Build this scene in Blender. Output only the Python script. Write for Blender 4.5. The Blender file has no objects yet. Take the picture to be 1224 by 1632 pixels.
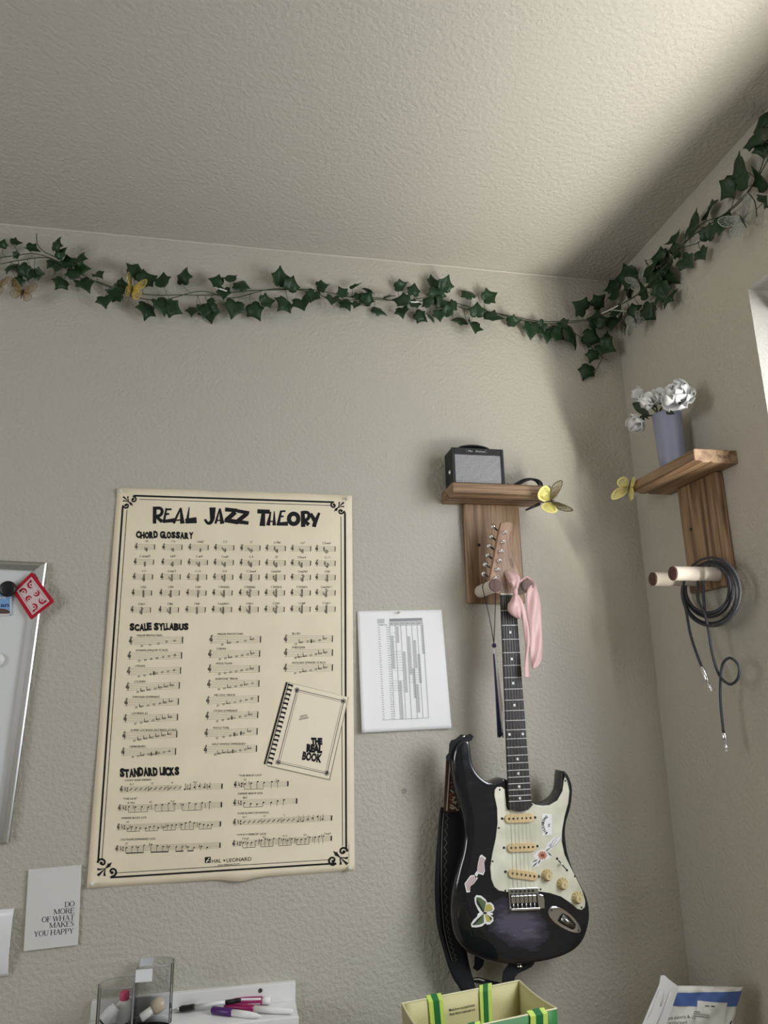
import bpy, bmesh, math, random
from mathutils import Vector, Matrix
from mathutils.geometry import tessellate_polygon

scene = bpy.context.scene
col = scene.collection
random.seed(7)
PI = math.pi

# ------------------------------------------------------------------ camera (solved from the wall, ceiling and poster)
FOC, PITCH, YAW, ROLL = 1139.2257, 0.2465, 0.194, -0.0201
CAM = Vector((0.0, -1.7127, 1.30))
X0 = 1.0373            # right wall plane x ; back wall is y = 0
ZC = 1.30 + 1.1595     # ceiling height
_cy, _sy, _cp, _sp = math.cos(YAW), math.sin(YAW), math.cos(PITCH), math.sin(PITCH)
FW = Vector((_sy*_cp, _cy*_cp, _sp)); RT = Vector((_cy, -_sy, 0)); UP = RT.cross(FW)
_c, _s = math.cos(ROLL), math.sin(ROLL)
RT, UP = RT*_c + UP*_s, UP*_c - RT*_s
cam_d = bpy.data.cameras.new('camera'); cam = bpy.data.objects.new('camera', cam_d); col.objects.link(cam)
cam_d.sensor_fit = 'VERTICAL'; cam_d.sensor_height = 36.0; cam_d.lens = FOC/1632*36.0
cam_d.clip_start = 0.02; cam_d.clip_end = 100
m = Matrix((RT, UP, -FW)).transposed().to_4x4(); m.translation = CAM
cam.matrix_world = m
scene.camera = cam

# ------------------------------------------------------------------ world, lights, exposure
world = bpy.data.worlds.new('sky'); scene.world = world; world.use_nodes = True
bg = world.node_tree.nodes['Background']; bg.inputs[0].default_value = (0.76, 0.87, 1.0, 1); bg.inputs[1].default_value = 0.9

def area(name, loc, target, sx, sy, power, color):
    d = bpy.data.lights.new(name, 'AREA'); d.shape = 'RECTANGLE'; d.size = sx; d.size_y = sy
    d.energy = power; d.color = color
    o = bpy.data.objects.new(name, d); col.objects.link(o); o.location = loc
    o.rotation_euler = (Vector(target)-Vector(loc)).to_track_quat('-Z', 'Z').to_euler()
    return o
WY0, WY1, WZ0, WZ1 = -0.52, -2.20, 0.98, 2.12      # opening of the window in the right wall
area('daylight_window', (X0+0.30, -1.00, 1.80), (0.30, -0.45, 1.15), 0.9, 0.9, 15, (0.98, 0.985, 1.0))
area('daylight_window_far_end', (X0+0.16, -0.75, 1.45), (0.45, -0.25, 1.05), 0.4, 0.7, 6, (0.98, 0.985, 1.0))
area('sunlit_ground_outside', (X0+0.22, -1.6, 0.75), (X0-0.2, -1.2, 2.4), 0.9, 0.2, 90, (1.0, 0.97, 0.86))
area('fill_light_left', (-2.9, -1.7, 1.55), (1.0, -0.6, 1.5), 1.2, 1.2, 33, (0.97, 0.98, 1.0))  # unseen fill lamp, added inside the room near the left wall

vs = scene.view_settings
vs.view_transform = 'Standard'; vs.look = 'None'; vs.gamma = 1.0; vs.use_curve_mapping = False
vs.exposure = 0.12

# ------------------------------------------------------------------ helpers: rays
def ray(px, py): return FW + RT*((px-612)/FOC) - UP*((py-816)/FOC)
def B(px, py, off=0.0):                 # point on a plane parallel to the back wall, off metres in front of it
    d = ray(px, py); return CAM + d*((-off-CAM.y)/d.y)
def W(px, py, off=0.0):                 # same for the right wall
    d = ray(px, py); return CAM + d*((X0-off-CAM.x)/d.x)
def ZP(px, py, z):                      # point on a horizontal plane
    d = ray(px, py); return CAM + d*((z-CAM.z)/d.z)
def plane_map(o, n):
    def f(px, py, lift=0.0):
        d = ray(px, py); return CAM + d*(((o-CAM).dot(n))/d.dot(n)) + n*lift
    return f

# ------------------------------------------------------------------ helpers: materials
def lin(c): return c/12.92 if c <= 0.04045 else ((c+0.055)/1.055)**2.4
def srgb(r, g, b): return (lin(r/255), lin(g/255), lin(b/255), 1.0)
MATS = {}
def mat(name, color, rough=0.6, metal=0.0, spec=0.5, coat=0.0, sheen=0.0, trans=0.0, ior=1.45, alpha=1.0):
    if name in MATS: return MATS[name]
    m = bpy.data.materials.new(name); m.use_nodes = True
    p = m.node_tree.nodes['Principled BSDF']
    p.inputs['Base Color'].default_value = color if len(color) == 4 else (*color, 1)
    p.inputs['Roughness'].default_value = rough; p.inputs['Metallic'].default_value = metal
    p.inputs['Specular IOR Level'].default_value = spec; p.inputs['Coat Weight'].default_value = coat
    p.inputs['Sheen Weight'].default_value = sheen; p.inputs['Transmission Weight'].default_value = trans
    p.inputs['IOR'].default_value = ior; p.inputs['Alpha'].default_value = alpha
    MATS[name] = m
    return m
def nodes(m): return m.node_tree.nodes, m.node_tree.links, m.node_tree.nodes['Principled BSDF']
def ramp(N, stops):
    r = N.new('ShaderNodeValToRGB'); e = r.color_ramp.elements
    while len(e) < len(stops): e.new(0.5)
    for i, (p, c) in enumerate(stops): e[i].position = p; e[i].color = c if len(c) == 4 else (*c, 1)
    return r
def add_bump(m, scale, strength, dist, detail=2.0, stops=None, kind='noise', stretch=(1, 1, 1)):
    N, L, p = nodes(m)
    tc = N.new('ShaderNodeTexCoord'); mp = N.new('ShaderNodeMapping'); mp.inputs['Scale'].default_value = stretch
    L.new(tc.outputs['Object'], mp.inputs['Vector'])
    t = N.new('ShaderNodeTexNoise'); t.inputs['Scale'].default_value = scale; t.inputs['Detail'].default_value = detail
    L.new(mp.outputs[0], t.inputs['Vector'])
    out = t.outputs['Fac']
    if stops: r = ramp(N, stops); L.new(out, r.inputs[0]); out = r.outputs[0]
    b = N.new('ShaderNodeBump'); b.inputs['Strength'].default_value = strength; b.inputs['Distance'].default_value = dist
    L.new(out, b.inputs['Height']); L.new(b.outputs[0], p.inputs['Normal'])
    return m
def add_mottle(m, c1, c2, scale, stretch=(1, 1, 1), detail=3.0, lo=0.35, hi=0.65):
    N, L, p = nodes(m)
    tc = N.new('ShaderNodeTexCoord'); mp = N.new('ShaderNodeMapping'); mp.inputs['Scale'].default_value = stretch
    L.new(tc.outputs['Object'], mp.inputs['Vector'])
    t = N.new('ShaderNodeTexNoise'); t.inputs['Scale'].default_value = scale; t.inputs['Detail'].default_value = detail
    L.new(mp.outputs[0], t.inputs['Vector'])
    r = ramp(N, [(lo, c1), (hi, c2)]); L.new(t.outputs['Fac'], r.inputs[0]); L.new(r.outputs[0], p.inputs['Base Color'])
    return m
def wood(name, dark, mid, light, axis, rough=0.5):
    m = mat(name, mid, rough); N, L, p = nodes(m)
    tc = N.new('ShaderNodeTexCoord'); mp = N.new('ShaderNodeMapping')
    s = [52.0, 52.0, 52.0]; s['xyz'.index(axis)] = 2.2; mp.inputs['Scale'].default_value = s
    L.new(tc.outputs['Object'], mp.inputs['Vector'])
    n1 = N.new('ShaderNodeTexNoise'); n1.inputs['Scale'].default_value = 1.0; n1.inputs['Detail'].default_value = 5; n1.inputs['Distortion'].default_value = 1.2
    L.new(mp.outputs[0], n1.inputs['Vector'])
    r = ramp(N, [(0.30, dark), (0.47, mid), (0.60, light), (0.72, mid)])
    L.new(n1.outputs['Fac'], r.inputs[0])
    n2 = N.new('ShaderNodeTexNoise'); n2.inputs['Scale'].default_value = 9.0; n2.inputs['Detail'].default_value = 2
    L.new(mp.outputs[0], n2.inputs['Vector'])
    mx = N.new('ShaderNodeMixRGB'); mx.blend_type = 'MULTIPLY'; mx.inputs[0].default_value = 0.35
    L.new(r.outputs[0], mx.inputs[1]); L.new(n2.outputs['Fac'], mx.inputs[2]); L.new(mx.outputs[0], p.inputs['Base Color'])
    b = N.new('ShaderNodeBump'); b.inputs['Strength'].default_value = 0.25; b.inputs['Distance'].default_value = 0.001
    L.new(n1.outputs['Fac'], b.inputs['Height']); L.new(b.outputs[0], p.inputs['Normal'])
    return m

WALLC = (0.50, 0.47, 0.40, 1)
M_wall = add_bump(mat('wall_paint', WALLC, 0.75, spec=0.3), 105, 0.42, 0.0028, 2.0, [(0.36, (0, 0, 0)), (0.64, (1, 1, 1))])
M_ceil = add_bump(mat('ceiling_paint', (0.52, 0.49, 0.425, 1), 0.8, spec=0.25), 100, 0.42, 0.0028, 2.0, [(0.36, (0, 0, 0)), (0.64, (1, 1, 1))])
M_floor = add_bump(mat('floor_carpet', (0.42, 0.38, 0.33, 1), 0.95), 300, 0.5, 0.004)
M_caulk = mat('caulk', (0.54, 0.51, 0.44, 1), 0.7)
M_white = mat('white_paint', (0.78, 0.78, 0.76, 1), 0.45)
M_whitep = mat('white_plastic', (0.80, 0.80, 0.79, 1), 0.35)
M_black = mat('black_plastic', (0.012, 0.012, 0.014, 1), 0.4)
M_blackm = mat('black_rubber', (0.012, 0.013, 0.017, 1), 0.55)
M_ink = mat('black_ink', (0.016, 0.016, 0.018, 1), 0.7, spec=0.2)
M_inkg = mat('thin_ink', (0.30, 0.265, 0.19, 1), 0.7, spec=0.2)
M_chrome = mat('chrome', (0.82, 0.82, 0.82, 1), 0.12, 1.0)
M_alu = mat('brushed_aluminium', (0.62, 0.62, 0.60, 1), 0.32, 1.0)
M_gold = mat('gold_foil', (0.95, 0.80, 0.33, 1), 0.28, 1.0)
M_goldp = mat('pale_gold_card', srgb(226, 212, 128), 0.45)
M_goldd = mat('dull_gold_card', srgb(150, 128, 84), 0.5, 0.5)
M_silver = mat('silver_foil', (0.30, 0.32, 0.30, 1), 0.4, 0.6)
def thin_glass(name, tint, refl):
    m = bpy.data.materials.new(name); m.use_nodes = True; N = m.node_tree.nodes; L = m.node_tree.links; N.clear()
    o = N.new('ShaderNodeOutputMaterial'); t = N.new('ShaderNodeBsdfTransparent'); t.inputs[0].default_value = tint
    g = N.new('ShaderNodeBsdfGlossy'); g.inputs['Roughness'].default_value = 0.03; fz = N.new('ShaderNodeLayerWeight'); fz.inputs[0].default_value = refl
    mx = N.new('ShaderNodeMixShader'); L.new(fz.outputs['Fresnel'], mx.inputs[0]); L.new(t.outputs[0], mx.inputs[1]); L.new(g.outputs[0], mx.inputs[2]); L.new(mx.outputs[0], o.inputs[0])
    return m
M_glass = thin_glass('window_glass', (0.97, 0.98, 1, 1), 0.02)
M_acryl = thin_glass('clear_acrylic', (0.97, 0.975, 0.98, 1), 0.12)

# ------------------------------------------------------------------ helpers: objects
BASE = {}
def tag(o, label=None, cat=None, group=None, kind=None):
    if label: o['label'] = label
    if cat: o['category'] = cat
    if group: o['group'] = group
    if kind: o['kind'] = kind
    return o
def thing(name, base, label, cat, group=None):
    o = bpy.data.objects.new(name, None); o.empty_display_size = 0.03; col.objects.link(o)
    o.location = base; BASE[o.name] = Vector(base)
    return tag(o, label, cat, group)
def mk(name, verts, faces, mt, parent=None, smooth=False, base=None, bevel=0, bseg=2, solid=0, subd=0, kind=None, clean=False):
    verts = [Vector(v) for v in verts]
    if parent is not None: b = BASE[parent.name]
    elif base is not None: b = Vector(base)
    else:
        b = sum(verts, Vector())/len(verts)
    me = bpy.data.meshes.new(name); me.from_pydata([v-b for v in verts], [], [list(f) for f in faces])
    me.validate()
    bm = bmesh.new(); bm.from_mesh(me)
    if clean: bmesh.ops.remove_doubles(bm, verts=bm.verts, dist=1e-6)
    if not solid or clean: bmesh.ops.recalc_face_normals(bm, faces=bm.faces)
    bm.to_mesh(me); bm.free()
    if mt: me.materials.append(mt)
    if smooth:
        for p in me.polygons: p.use_smooth = True
    o = bpy.data.objects.new(name, me); col.objects.link(o)
    if parent is not None: o.parent = parent
    else: o.location = b
    BASE[o.name] = b
    if solid:
        md = o.modifiers.new('thick', 'SOLIDIFY'); md.thickness = solid; md.offset = 0
    if bevel:
        md = o.modifiers.new('bevel', 'BEVEL'); md.width = bevel; md.segments = bseg; md.limit_method = 'ANGLE'; md.angle_limit = math.radians(35)
    if subd:
        md = o.modifiers.new('sub', 'SUBSURF'); md.levels = subd; md.render_levels = subd
    if kind: o['kind'] = kind
    return o
class G:                                # geometry collector
    def __init__(s): s.v = []; s.f = []
    def add(s, v, f):
        n = len(s.v); s.v += [Vector(x) for x in v]; s.f += [[i+n for i in q] for q in f]; return s
    def box(s, a, b):
        x0, y0, z0 = a; x1, y1, z1 = b
        return s.add([(x0,y0,z0),(x1,y0,z0),(x1,y1,z0),(x0,y1,z0),(x0,y0,z1),(x1,y0,z1),(x1,y1,z1),(x0,y1,z1)],
              [(3,2,1,0),(4,5,6,7),(0,1,5,4),(1,2,6,5),(2,3,7,6),(3,0,4,7)])
    def tube(s, pts, r, seg=6, caps=True):
        pts = [Vector(p) for p in pts]; n = len(pts)
        rs = r if isinstance(r, (list, tuple)) else [r]*n
        rings = []; t0 = (pts[1]-pts[0]).normalized()
        u = t0.orthogonal().normalized()
        for i in range(n):
            t = (pts[min(i+1, n-1)]-pts[max(i-1, 0)]).normalized()
            u = (u - t*u.dot(t))
            u = u.normalized() if u.length > 1e-6 else t.orthogonal().normalized()
            w = t.cross(u)
            rings.append([pts[i]+(u*math.cos(2*PI*k/seg)+w*math.sin(2*PI*k/seg))*rs[i] for k in range(seg)])
        v = [p for q in rings for p in q]; f = []
        for i in range(n-1):
            for k in range(seg): f.append((i*seg+k, i*seg+(k+1)%seg, (i+1)*seg+(k+1)%seg, (i+1)*seg+k))
        if caps: f.append(tuple(range(seg))[::-1]); f.append(tuple((n-1)*seg+k for k in range(seg)))
        return s.add(v, f)
    def lathe(s, o, ax, prof, seg=20, u=None, arc=2*PI):   # prof: (radius, height)
        o = Vector(o); ax = Vector(ax).normalized(); u = (Vector(u) if u else ax.orthogonal()).normalized(); w = ax.cross(u)
        v = []; f = []
        for r, h in prof:
            for k in range(seg):
                a = arc*k/seg; v.append(o+ax*h+(u*math.cos(a)+w*math.sin(a))*r)
        for i in range(len(prof)-1):
            for k in range(seg): f.append((i*seg+k, i*seg+(k+1)%seg, (i+1)*seg+(k+1)%seg, (i+1)*seg+k))
        if prof[0][0] > 1e-6: f.append(tuple(range(seg))[::-1])
        if prof[-1][0] > 1e-6: f.append(tuple((len(prof)-1)*seg+k for k in range(seg)))
        return s.add(v, f)
    def prism(s, poly, n, d):               # world polygon extruded by d along n
        poly = [Vector(p) for p in poly]; k = len(poly); q = [p+n*d for p in poly]
        return s.add(poly+q, [tuple(range(k))[::-1], tuple(range(k, 2*k))]+[(i, (i+1)%k, k+(i+1)%k, k+i) for i in range(k)])
    def mk(s, name, mt, parent=None, **kw): return mk(name, s.v, s.f, mt, parent, **kw)
def smooth_path(pts, n=6, closed=False):
    pts = [Vector(p) for p in pts]; k = len(pts); out = []
    for i in range(k if closed else k-1):
        p0 = pts[(i-1) % k] if closed or i > 0 else pts[0]
        p1 = pts[i]; p2 = pts[(i+1) % k]
        p3 = pts[(i+2) % k] if closed or i+2 < k else pts[-1]
        for j in range(n):
            t = j/n
            out.append(0.5*((2*p1)+(p2-p0)*t+(2*p0-5*p1+4*p2-p3)*t*t+(3*p1-p0-3*p2+p3)*t**3))
    if not closed: out.append(pts[-1])
    return out
def sp2(pts, n=6, closed=False): return [(p.x, p.y) for p in smooth_path([(a, b, 0) for a, b in pts], n, closed)]

# flat print: polygons and strokes in photo pixels, laid on a real surface through a map function
class Ink:
    def __init__(s, fmap, lift=0.0004): s.v = []; s.f = []; s.m = fmap; s.l = lift
    def poly(s, pts):
        n = len(s.v); s.v += [s.m(x, y, s.l) for x, y in pts]; s.f.append(tuple(range(n, n+len(pts)))); return s
    def stroke(s, pts, w, closed=False):
        pts = list(pts); k = len(pts)
        ws = w if isinstance(w, (list, tuple)) else [w]*k
        if len(ws) != k: ws = [ws[0]+(ws[-1]-ws[0])*i/(k-1) for i in range(k)]
        L = []; R = []
        for i in range(k):
            a = pts[(i-1) % k] if closed else pts[max(i-1, 0)]; b = pts[(i+1) % k] if closed else pts[min(i+1, k-1)]
            dx, dy = b[0]-a[0], b[1]-a[1]; d = math.hypot(dx, dy) or 1
            nx, ny = -dy/d*ws[i]/2, dx/d*ws[i]/2
            L.append((pts[i][0]+nx, pts[i][1]+ny)); R.append((pts[i][0]-nx, pts[i][1]-ny))
        n = len(s.v); s.v += [s.m(x, y, s.l) for x, y in L+R]
        for i in range(k if closed else k-1):
            j = (i+1) % k; s.f.append((n+i, n+j, n+k+j, n+k+i))
        return s
    def ell(s, cx, cy, rx, ry, rot=0, n=10):
        c, q = math.cos(rot), math.sin(rot)
        return s.poly([(cx+rx*math.cos(2*PI*i/n)*c-ry*math.sin(2*PI*i/n)*q, cy+rx*math.cos(2*PI*i/n)*q+ry*math.sin(2*PI*i/n)*c) for i in range(n)])
    def ring(s, cx, cy, rx, ry, w, rot=0, n=12):
        c, q = math.cos(rot), math.sin(rot)
        return s.stroke([(cx+rx*math.cos(2*PI*i/n)*c-ry*math.sin(2*PI*i/n)*q, cy+rx*math.cos(2*PI*i/n)*q+ry*math.sin(2*PI*i/n)*c) for i in range(n)], w, True)
    def text(s, string, a, b, h, bold=0.0, shear=0.0, hb=None):   # baseline from pixel a to pixel b, cap height h pixels
        V, F, w = font(string, bold, shear)
        ux, uy = (b[0]-a[0]), (b[1]-a[1]); d = math.hypot(ux, uy); nx, ny = uy/d, -ux/d
        n = len(s.v)
        for x, y in V:
            t = x/w; k = h if hb is None else h+(hb-h)*t
            s.v.append(s.m(a[0]+ux*t+nx*y*k, a[1]+uy*t+ny*y*k, s.l))
        s.f += [tuple(i+n for i in f) for f in F]
        return s
    def mk(s, name, mt, parent, **kw): return mk(name, s.v, s.f, mt, parent, **kw)
_F = {}
def font(string, bold=0.0, shear=0.0):
    key = (string, bold, shear)
    if key in _F: return _F[key]
    cu = bpy.data.curves.new('t', 'FONT'); cu.body = string; cu.resolution_u = 2; cu.offset = bold; cu.shear = shear
    ob = bpy.data.objects.new('t', cu); me = bpy.data.meshes.new_from_object(ob)
    V = [(v.co.x, v.co.y/0.69) for v in me.vertices]; F = [tuple(p.vertices) for p in me.polygons]
    x0 = min(v[0] for v in V); x1 = max(v[0] for v in V); V = [(v[0]-x0, v[1]) for v in V]
    bpy.data.objects.remove(ob); bpy.data.curves.remove(cu); bpy.data.meshes.remove(me)
    _F[key] = (V, F, max(x1-x0, 1e-3)); return _F[key]

# ------------------------------------------------------------------ the room
XL, YF = -3.0, -4.4
def struct(name, g, mt, **kw):
    return tag(g.mk(name, mt, base=(0, 0, 0), **kw), kind='structure')
struct('wall_back', G().box((XL-0.1, 0, -0.1), (X0+0.1, 0.1, ZC+0.1)), M_wall)
g = G()
g.box((X0, YF, 0), (X0+0.12, WY1, ZC)); g.box((X0, WY0, 0), (X0+0.12, 0, ZC))
g.box((X0, WY1, 0), (X0+0.12, WY0, WZ0)); g.box((X0, WY1, WZ1), (X0+0.12, WY0, ZC))
struct('wall_right', g, M_wall)
struct('wall_left', G().box((XL-0.1, YF, 0), (XL, 0, ZC)), M_wall)
struct('wall_front', G().box((XL-0.1, YF-0.1, 0), (X0+0.1, YF, ZC)), M_wall)
struct('ceiling', G().box((XL-0.1, YF-0.1, ZC), (X0+0.12, 0.1, ZC+0.1)), M_ceil)
struct('floor', G().box((XL-0.1, YF-0.1, -0.1), (X0+0.12, 0.1, 0)), M_floor)
# bead of filler where the back wall meets the ceiling
pts = [(x, -0.001, ZC-0.002+random.uniform(-.0008, .0008)) for x in [XL+i*0.03 for i in range(int((X0-XL)/0.03))]]
struct('trim_1', G().tube(pts, 0.0032, 5), M_caulk)
# window: frame, glass
g = G(); fx0, fx1 = X0+0.085, X0+0.115; t = 0.045
g.box((fx0, WY1, WZ0), (fx1, WY1+t, WZ1)); g.box((fx0, WY0-t, WZ0), (fx1, WY0, WZ1))
g.box((fx0, WY1+t, WZ0), (fx1, WY0-t, WZ0+t)); g.box((fx0, WY1+t, WZ1-t), (fx1, WY0-t, WZ1))
g.box((fx0+0.005, (WY0+WY1)/2-0.02, WZ0+t), (fx1-0.005, (WY0+WY1)/2+0.02, WZ1-t))
win = thing('window_1', (X0+0.1, (WY0+WY1)/2, WZ0), None, None); tag(win, kind='structure')
g.mk('window_frame', M_white, win, bevel=0.003)
for y0, y1 in ((WY1+t, (WY0+WY1)/2-0.02), ((WY0+WY1)/2+0.02, WY0-t)):
    G().box((X0+0.098, y0, WZ0+t), (X0+0.102, y1, WZ1-t)).mk('pane', M_glass, win)
G().box((X0-0.02, WY1-0.03, WZ0-0.02), (X0+0.085, WY0+0.03, WZ0)).mk('window_sill', M_white, win, bevel=0.004)
# roller of a blind under the window head
g = G(); g.tube([(X0+0.05, WY1+0.02, WZ1-0.035), (X0+0.05, WY0-0.012, WZ1-0.035)], 0.012, 16)
g.mk('blind_roller', M_white, win, smooth=False)

# unseen window added in the left wall to go with the fill lamp
w2 = thing('added_window', (XL+0.02, -1.7, 0.95), None, None); tag(w2, kind='structure')
g = G(); y0_, y1_, z0_, z1_ = -2.36, -1.04, 0.92, 2.18
g.box((XL, y0_-.06, z0_-.06), (XL+.03, y0_, z1_+.06)); g.box((XL, y1_, z0_-.06), (XL+.03, y1_+.06, z1_+.06)); g.box((XL, y0_, z0_-.06), (XL+.03, y1_, z0_)); g.box((XL, y0_, z1_), (XL+.03, y1_, z1_+.06))
g.mk('window_frame', M_white, w2, bevel=.003)  # frame of the added window
G().box((XL+.001, y0_, z0_), (XL+.006, y1_, z1_)).mk('pane', M_glass, w2)

# ------------------------------------------------------------------ poster
M_poster = mat('cream_poster_paper', (0.85, 0.76, 0.57, 1), 0.55, spec=0.35)
add_mottle(M_poster, (0.82, 0.725, 0.54, 1), (0.88, 0.785, 0.59, 1), 9, detail=4)
M_posterl = mat('cream_cover_print', (0.87, 0.785, 0.61, 1), 0.55, spec=0.35)
M_shade = mat('printed_shadow', (0.34, 0.30, 0.21, 1), 0.7)
PC = [(187, 778), (561, 790), (565.5, 1389), (138, 1417)]
def bil(c, u, v):
    return tuple((c[0][i]*(1-u)+c[1][i]*u)*(1-v)+(c[3][i]*(1-u)+c[2][i]*u)*v for i in (0, 1))
def wave(px, py):       # the sheet lifts off the wall a little along its lower edge and left side
    v = (py-780)/630; u = (px-150)/410
    w = 0.0015+0.0012*math.sin(u*7+1)*math.sin(v*5)
    w += 0.007*math.exp(-((u-0.56)/0.07)**2)*max(0, v-0.86)/0.14
    w += 0.004*max(0, 0.12-u)/0.12 * (0.5+0.5*math.sin(v*9))
    w += 0.0016*math.exp(-((u-0.35)/0.012)**2)*0.6
    w += 0.004*max(0, 0.03-v)/0.03*max(0, math.sin(u*9))
    return max(w, 0.0008)
def PM(px, py, lift=0.0): return B(px, py, wave(px, py)+lift)
poster = thing('wall_poster', B(350, 1405, 0.002), 'large cream music theory poster pinned to the back wall', 'poster')
nu, nv = 44, 60; v = []; f = []
for j in range(nv+1):
    for i in range(nu+1):
        u, w = i/nu, j/nv; x, y = bil(PC, u, w)
        if j == 0: y += 3*math.exp(-((u-0.42)/0.05)**2)*0.6-1.5*math.sin(u*PI)
        if j == nv: y += 5*math.exp(-((u-0.57)/0.05)**2)-1.0
        v.append(PM(x, y))
for j in range(nv):
    for i in range(nu): a = j*(nu+1)+i; f.append((a, a+1, a+nu+2, a+nu+1))
mk('sheet', v, f, M_poster, poster, smooth=True, solid=0.0003)
LP = 0.0006
# border
k = Ink(PM, LP)
def sub(a, b, n=24): return [(a[0]+(b[0]-a[0])*i/n, a[1]+(b[1]-a[1])*i/n) for i in range(n+1)]
for a, b in (((213, 790), (532, 800.4)), ((195.6, 808), (156.5, 1372)), ((549.8, 818), (551.8, 1352)), ((176, 1398.6), (536, 1376))): k.stroke(sub(a, b), 2.9)
for a, b in (((222, 795.7), (527, 805.6)), ((202.4, 813), (162.5, 1370)), ((543.4, 823), (546, 1348)), ((182, 1391.4), (527, 1370))): k.stroke(sub(a, b), 0.9)
k.mk('border', M_ink, poster)
def spiral(ink, c, r0, a0, turns, w, sgn, ext):
    pts = []; n = 18
    for i in range(n+1):
        t = i/n; a = a0+sgn*turns*2*PI*t; r = r0*(1-0.78*t); pts.append((c[0]+r*math.cos(a), c[1]+r*math.sin(a)))
    ink.stroke([ext]+pts, [w]+[w*(1-0.25*i/n) for i in range(n+1)])
    ink.ell(pts[-1][0], pts[-1][1], w*0.8, w*0.8, n=8)
for cx, cy, sx, sy, A, Bp in ((203.5, 798, 1, 1, (213, 790), (195.6, 808)), (541, 807, -1, 1, (532, 800.4), (549.8, 818)),
                          (543.5, 1368, -1, -1, (536, 1376), (551.8, 1352)), (166, 1386, 1, -1, (176, 1398.6), (156.5, 1372))):
    big = 1.0 if cy < 1000 else 1.45
    o = Ink(PM, LP+0.0001)
    spiral(o, (cx+9*big*sx, cy-2*big*sy+0.3), 5.2*big, -PI/2*sy, 0.95, 2.7*big**.6, sx*sy, A)
    spiral(o, (cx-2.2*big*sx, cy+7.5*big*sy), 5.0*big, PI if sx > 0 else 0, 0.95, 2.7*big**.6, -sx*sy, Bp)
    for dx, dy, l in ((-7, -6.5, 1), (0.5, -7, .8), (-7.5, 0.5, .8)):
        o.stroke([(cx+2*sx, cy+2*sy), (cx+dx*sx*0.55*big, cy+dy*sy*0.55*big), (cx+dx*sx*big, cy+dy*sy*big)], [0.6, 2.0*l*big, 3.3*l*big])
    o.stroke([(cx+1*sx, cy+1*sy), (cx+5*sx*big, cy+4.5*sy*big), (cx+8.5*sx*big, cy+8*sy*big)], [0.5, 3.6*big, 0.6])
    o.stroke([(cx+7.5*sx*big, cy+2.5*sy*big), (cx+4*sx*big, cy+7*sy*big)], [0.4, 1.6])
    o.mk('corner_ornament', M_ink, poster)
# title, traced letter by letter (crop coordinates scaled back to photo pixels)
k = Ink(PM, LP)
def T1(pts, w): k.stroke([(180+x/6.12, 775+y/6.12) for x, y in pts], [q/6.12 for q in w] if isinstance(w, (list, tuple)) else w/6.12)
def T2(pts, w): k.stroke([(370+x/6.12, 780+y/6.12) for x, y in pts], [q/6.12 for q in w] if isinstance(w, (list, tuple)) else w/6.12)
T1([(408, 198), (405, 364)], [36, 34]); T1(sp2([(412, 214), (462, 214), (480, 245), (462, 282), (420, 292)], 4), 30); T1([(418, 292), (480, 345)], [26, 36])
T1([(522, 213), (495, 357)], [16, 26]); T1([(510, 226), (572, 224)], 18); T1([(508, 274), (550, 268)], [22, 16]); T1([(484, 344), (602, 330)], [28, 40])
T1([(661, 210), (592, 362)], [14, 26]); T1([(662, 210), (678, 364)], [16, 44]); T1([(618, 332), (670, 328)], 14)
T1([(744, 203), (722, 362)], [8, 34]); T1([(706, 340), (816, 330)], [46, 60])
T1([(972, 206), (970, 320)], [62, 44]); T1(sp2([(972, 315), (955, 352), (925, 360), (895, 322)], 4), [40, 40, 34, 22])
T1([(1042, 216), (1000, 364)], [12, 24]); T1([(1044, 216), (1066, 366)], [16, 42]); T1([(1015, 335), (1060, 330)], 14)
T1([(1094, 226), (1215, 236)], [40, 34]); T1([(1195, 250), (1112, 325)], 44); T1([(1088, 330), (1224, 350)], [40, 46])
T2([(52, 210), (166, 230)], [34, 34]); T2([(146, 236), (58, 306)], 42); T2([(40, 312), (160, 328)], [40, 34])
T2([(246, 214), (368, 218)], [42, 40]); T2([(305, 220), (294, 357)], [34, 56])
T2([(376, 218), (350, 352)], [12, 40]); T2([(411, 212), (410, 352)], [8, 36]); T2([(362, 312), (402, 312)], 14)
T2([(478, 206), (446, 352)], [20, 30]); T2([(470, 214), (520, 212)], 18); T2([(462, 264), (502, 262)], 18); T2([(436, 338), (544, 334)], [30, 42])
k.ring(370+600/6.12, 780+287/6.12, 46/6.12, 50/6.12, 42/6.12, n=22)
T2([(688, 210), (694, 366)], [38, 42]); T2(sp2([(690, 224), (734, 226), (750, 252), (736, 290), (700, 300)], 4), 32); T2([(700, 300), (748, 346)], [26, 38])
T2([(764, 236), (806, 306)], [34, 40]); T2([(850, 228), (804, 336), (798, 366)], [24, 40, 38])
k.mk('title_lettering', M_ink, poster)
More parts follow.
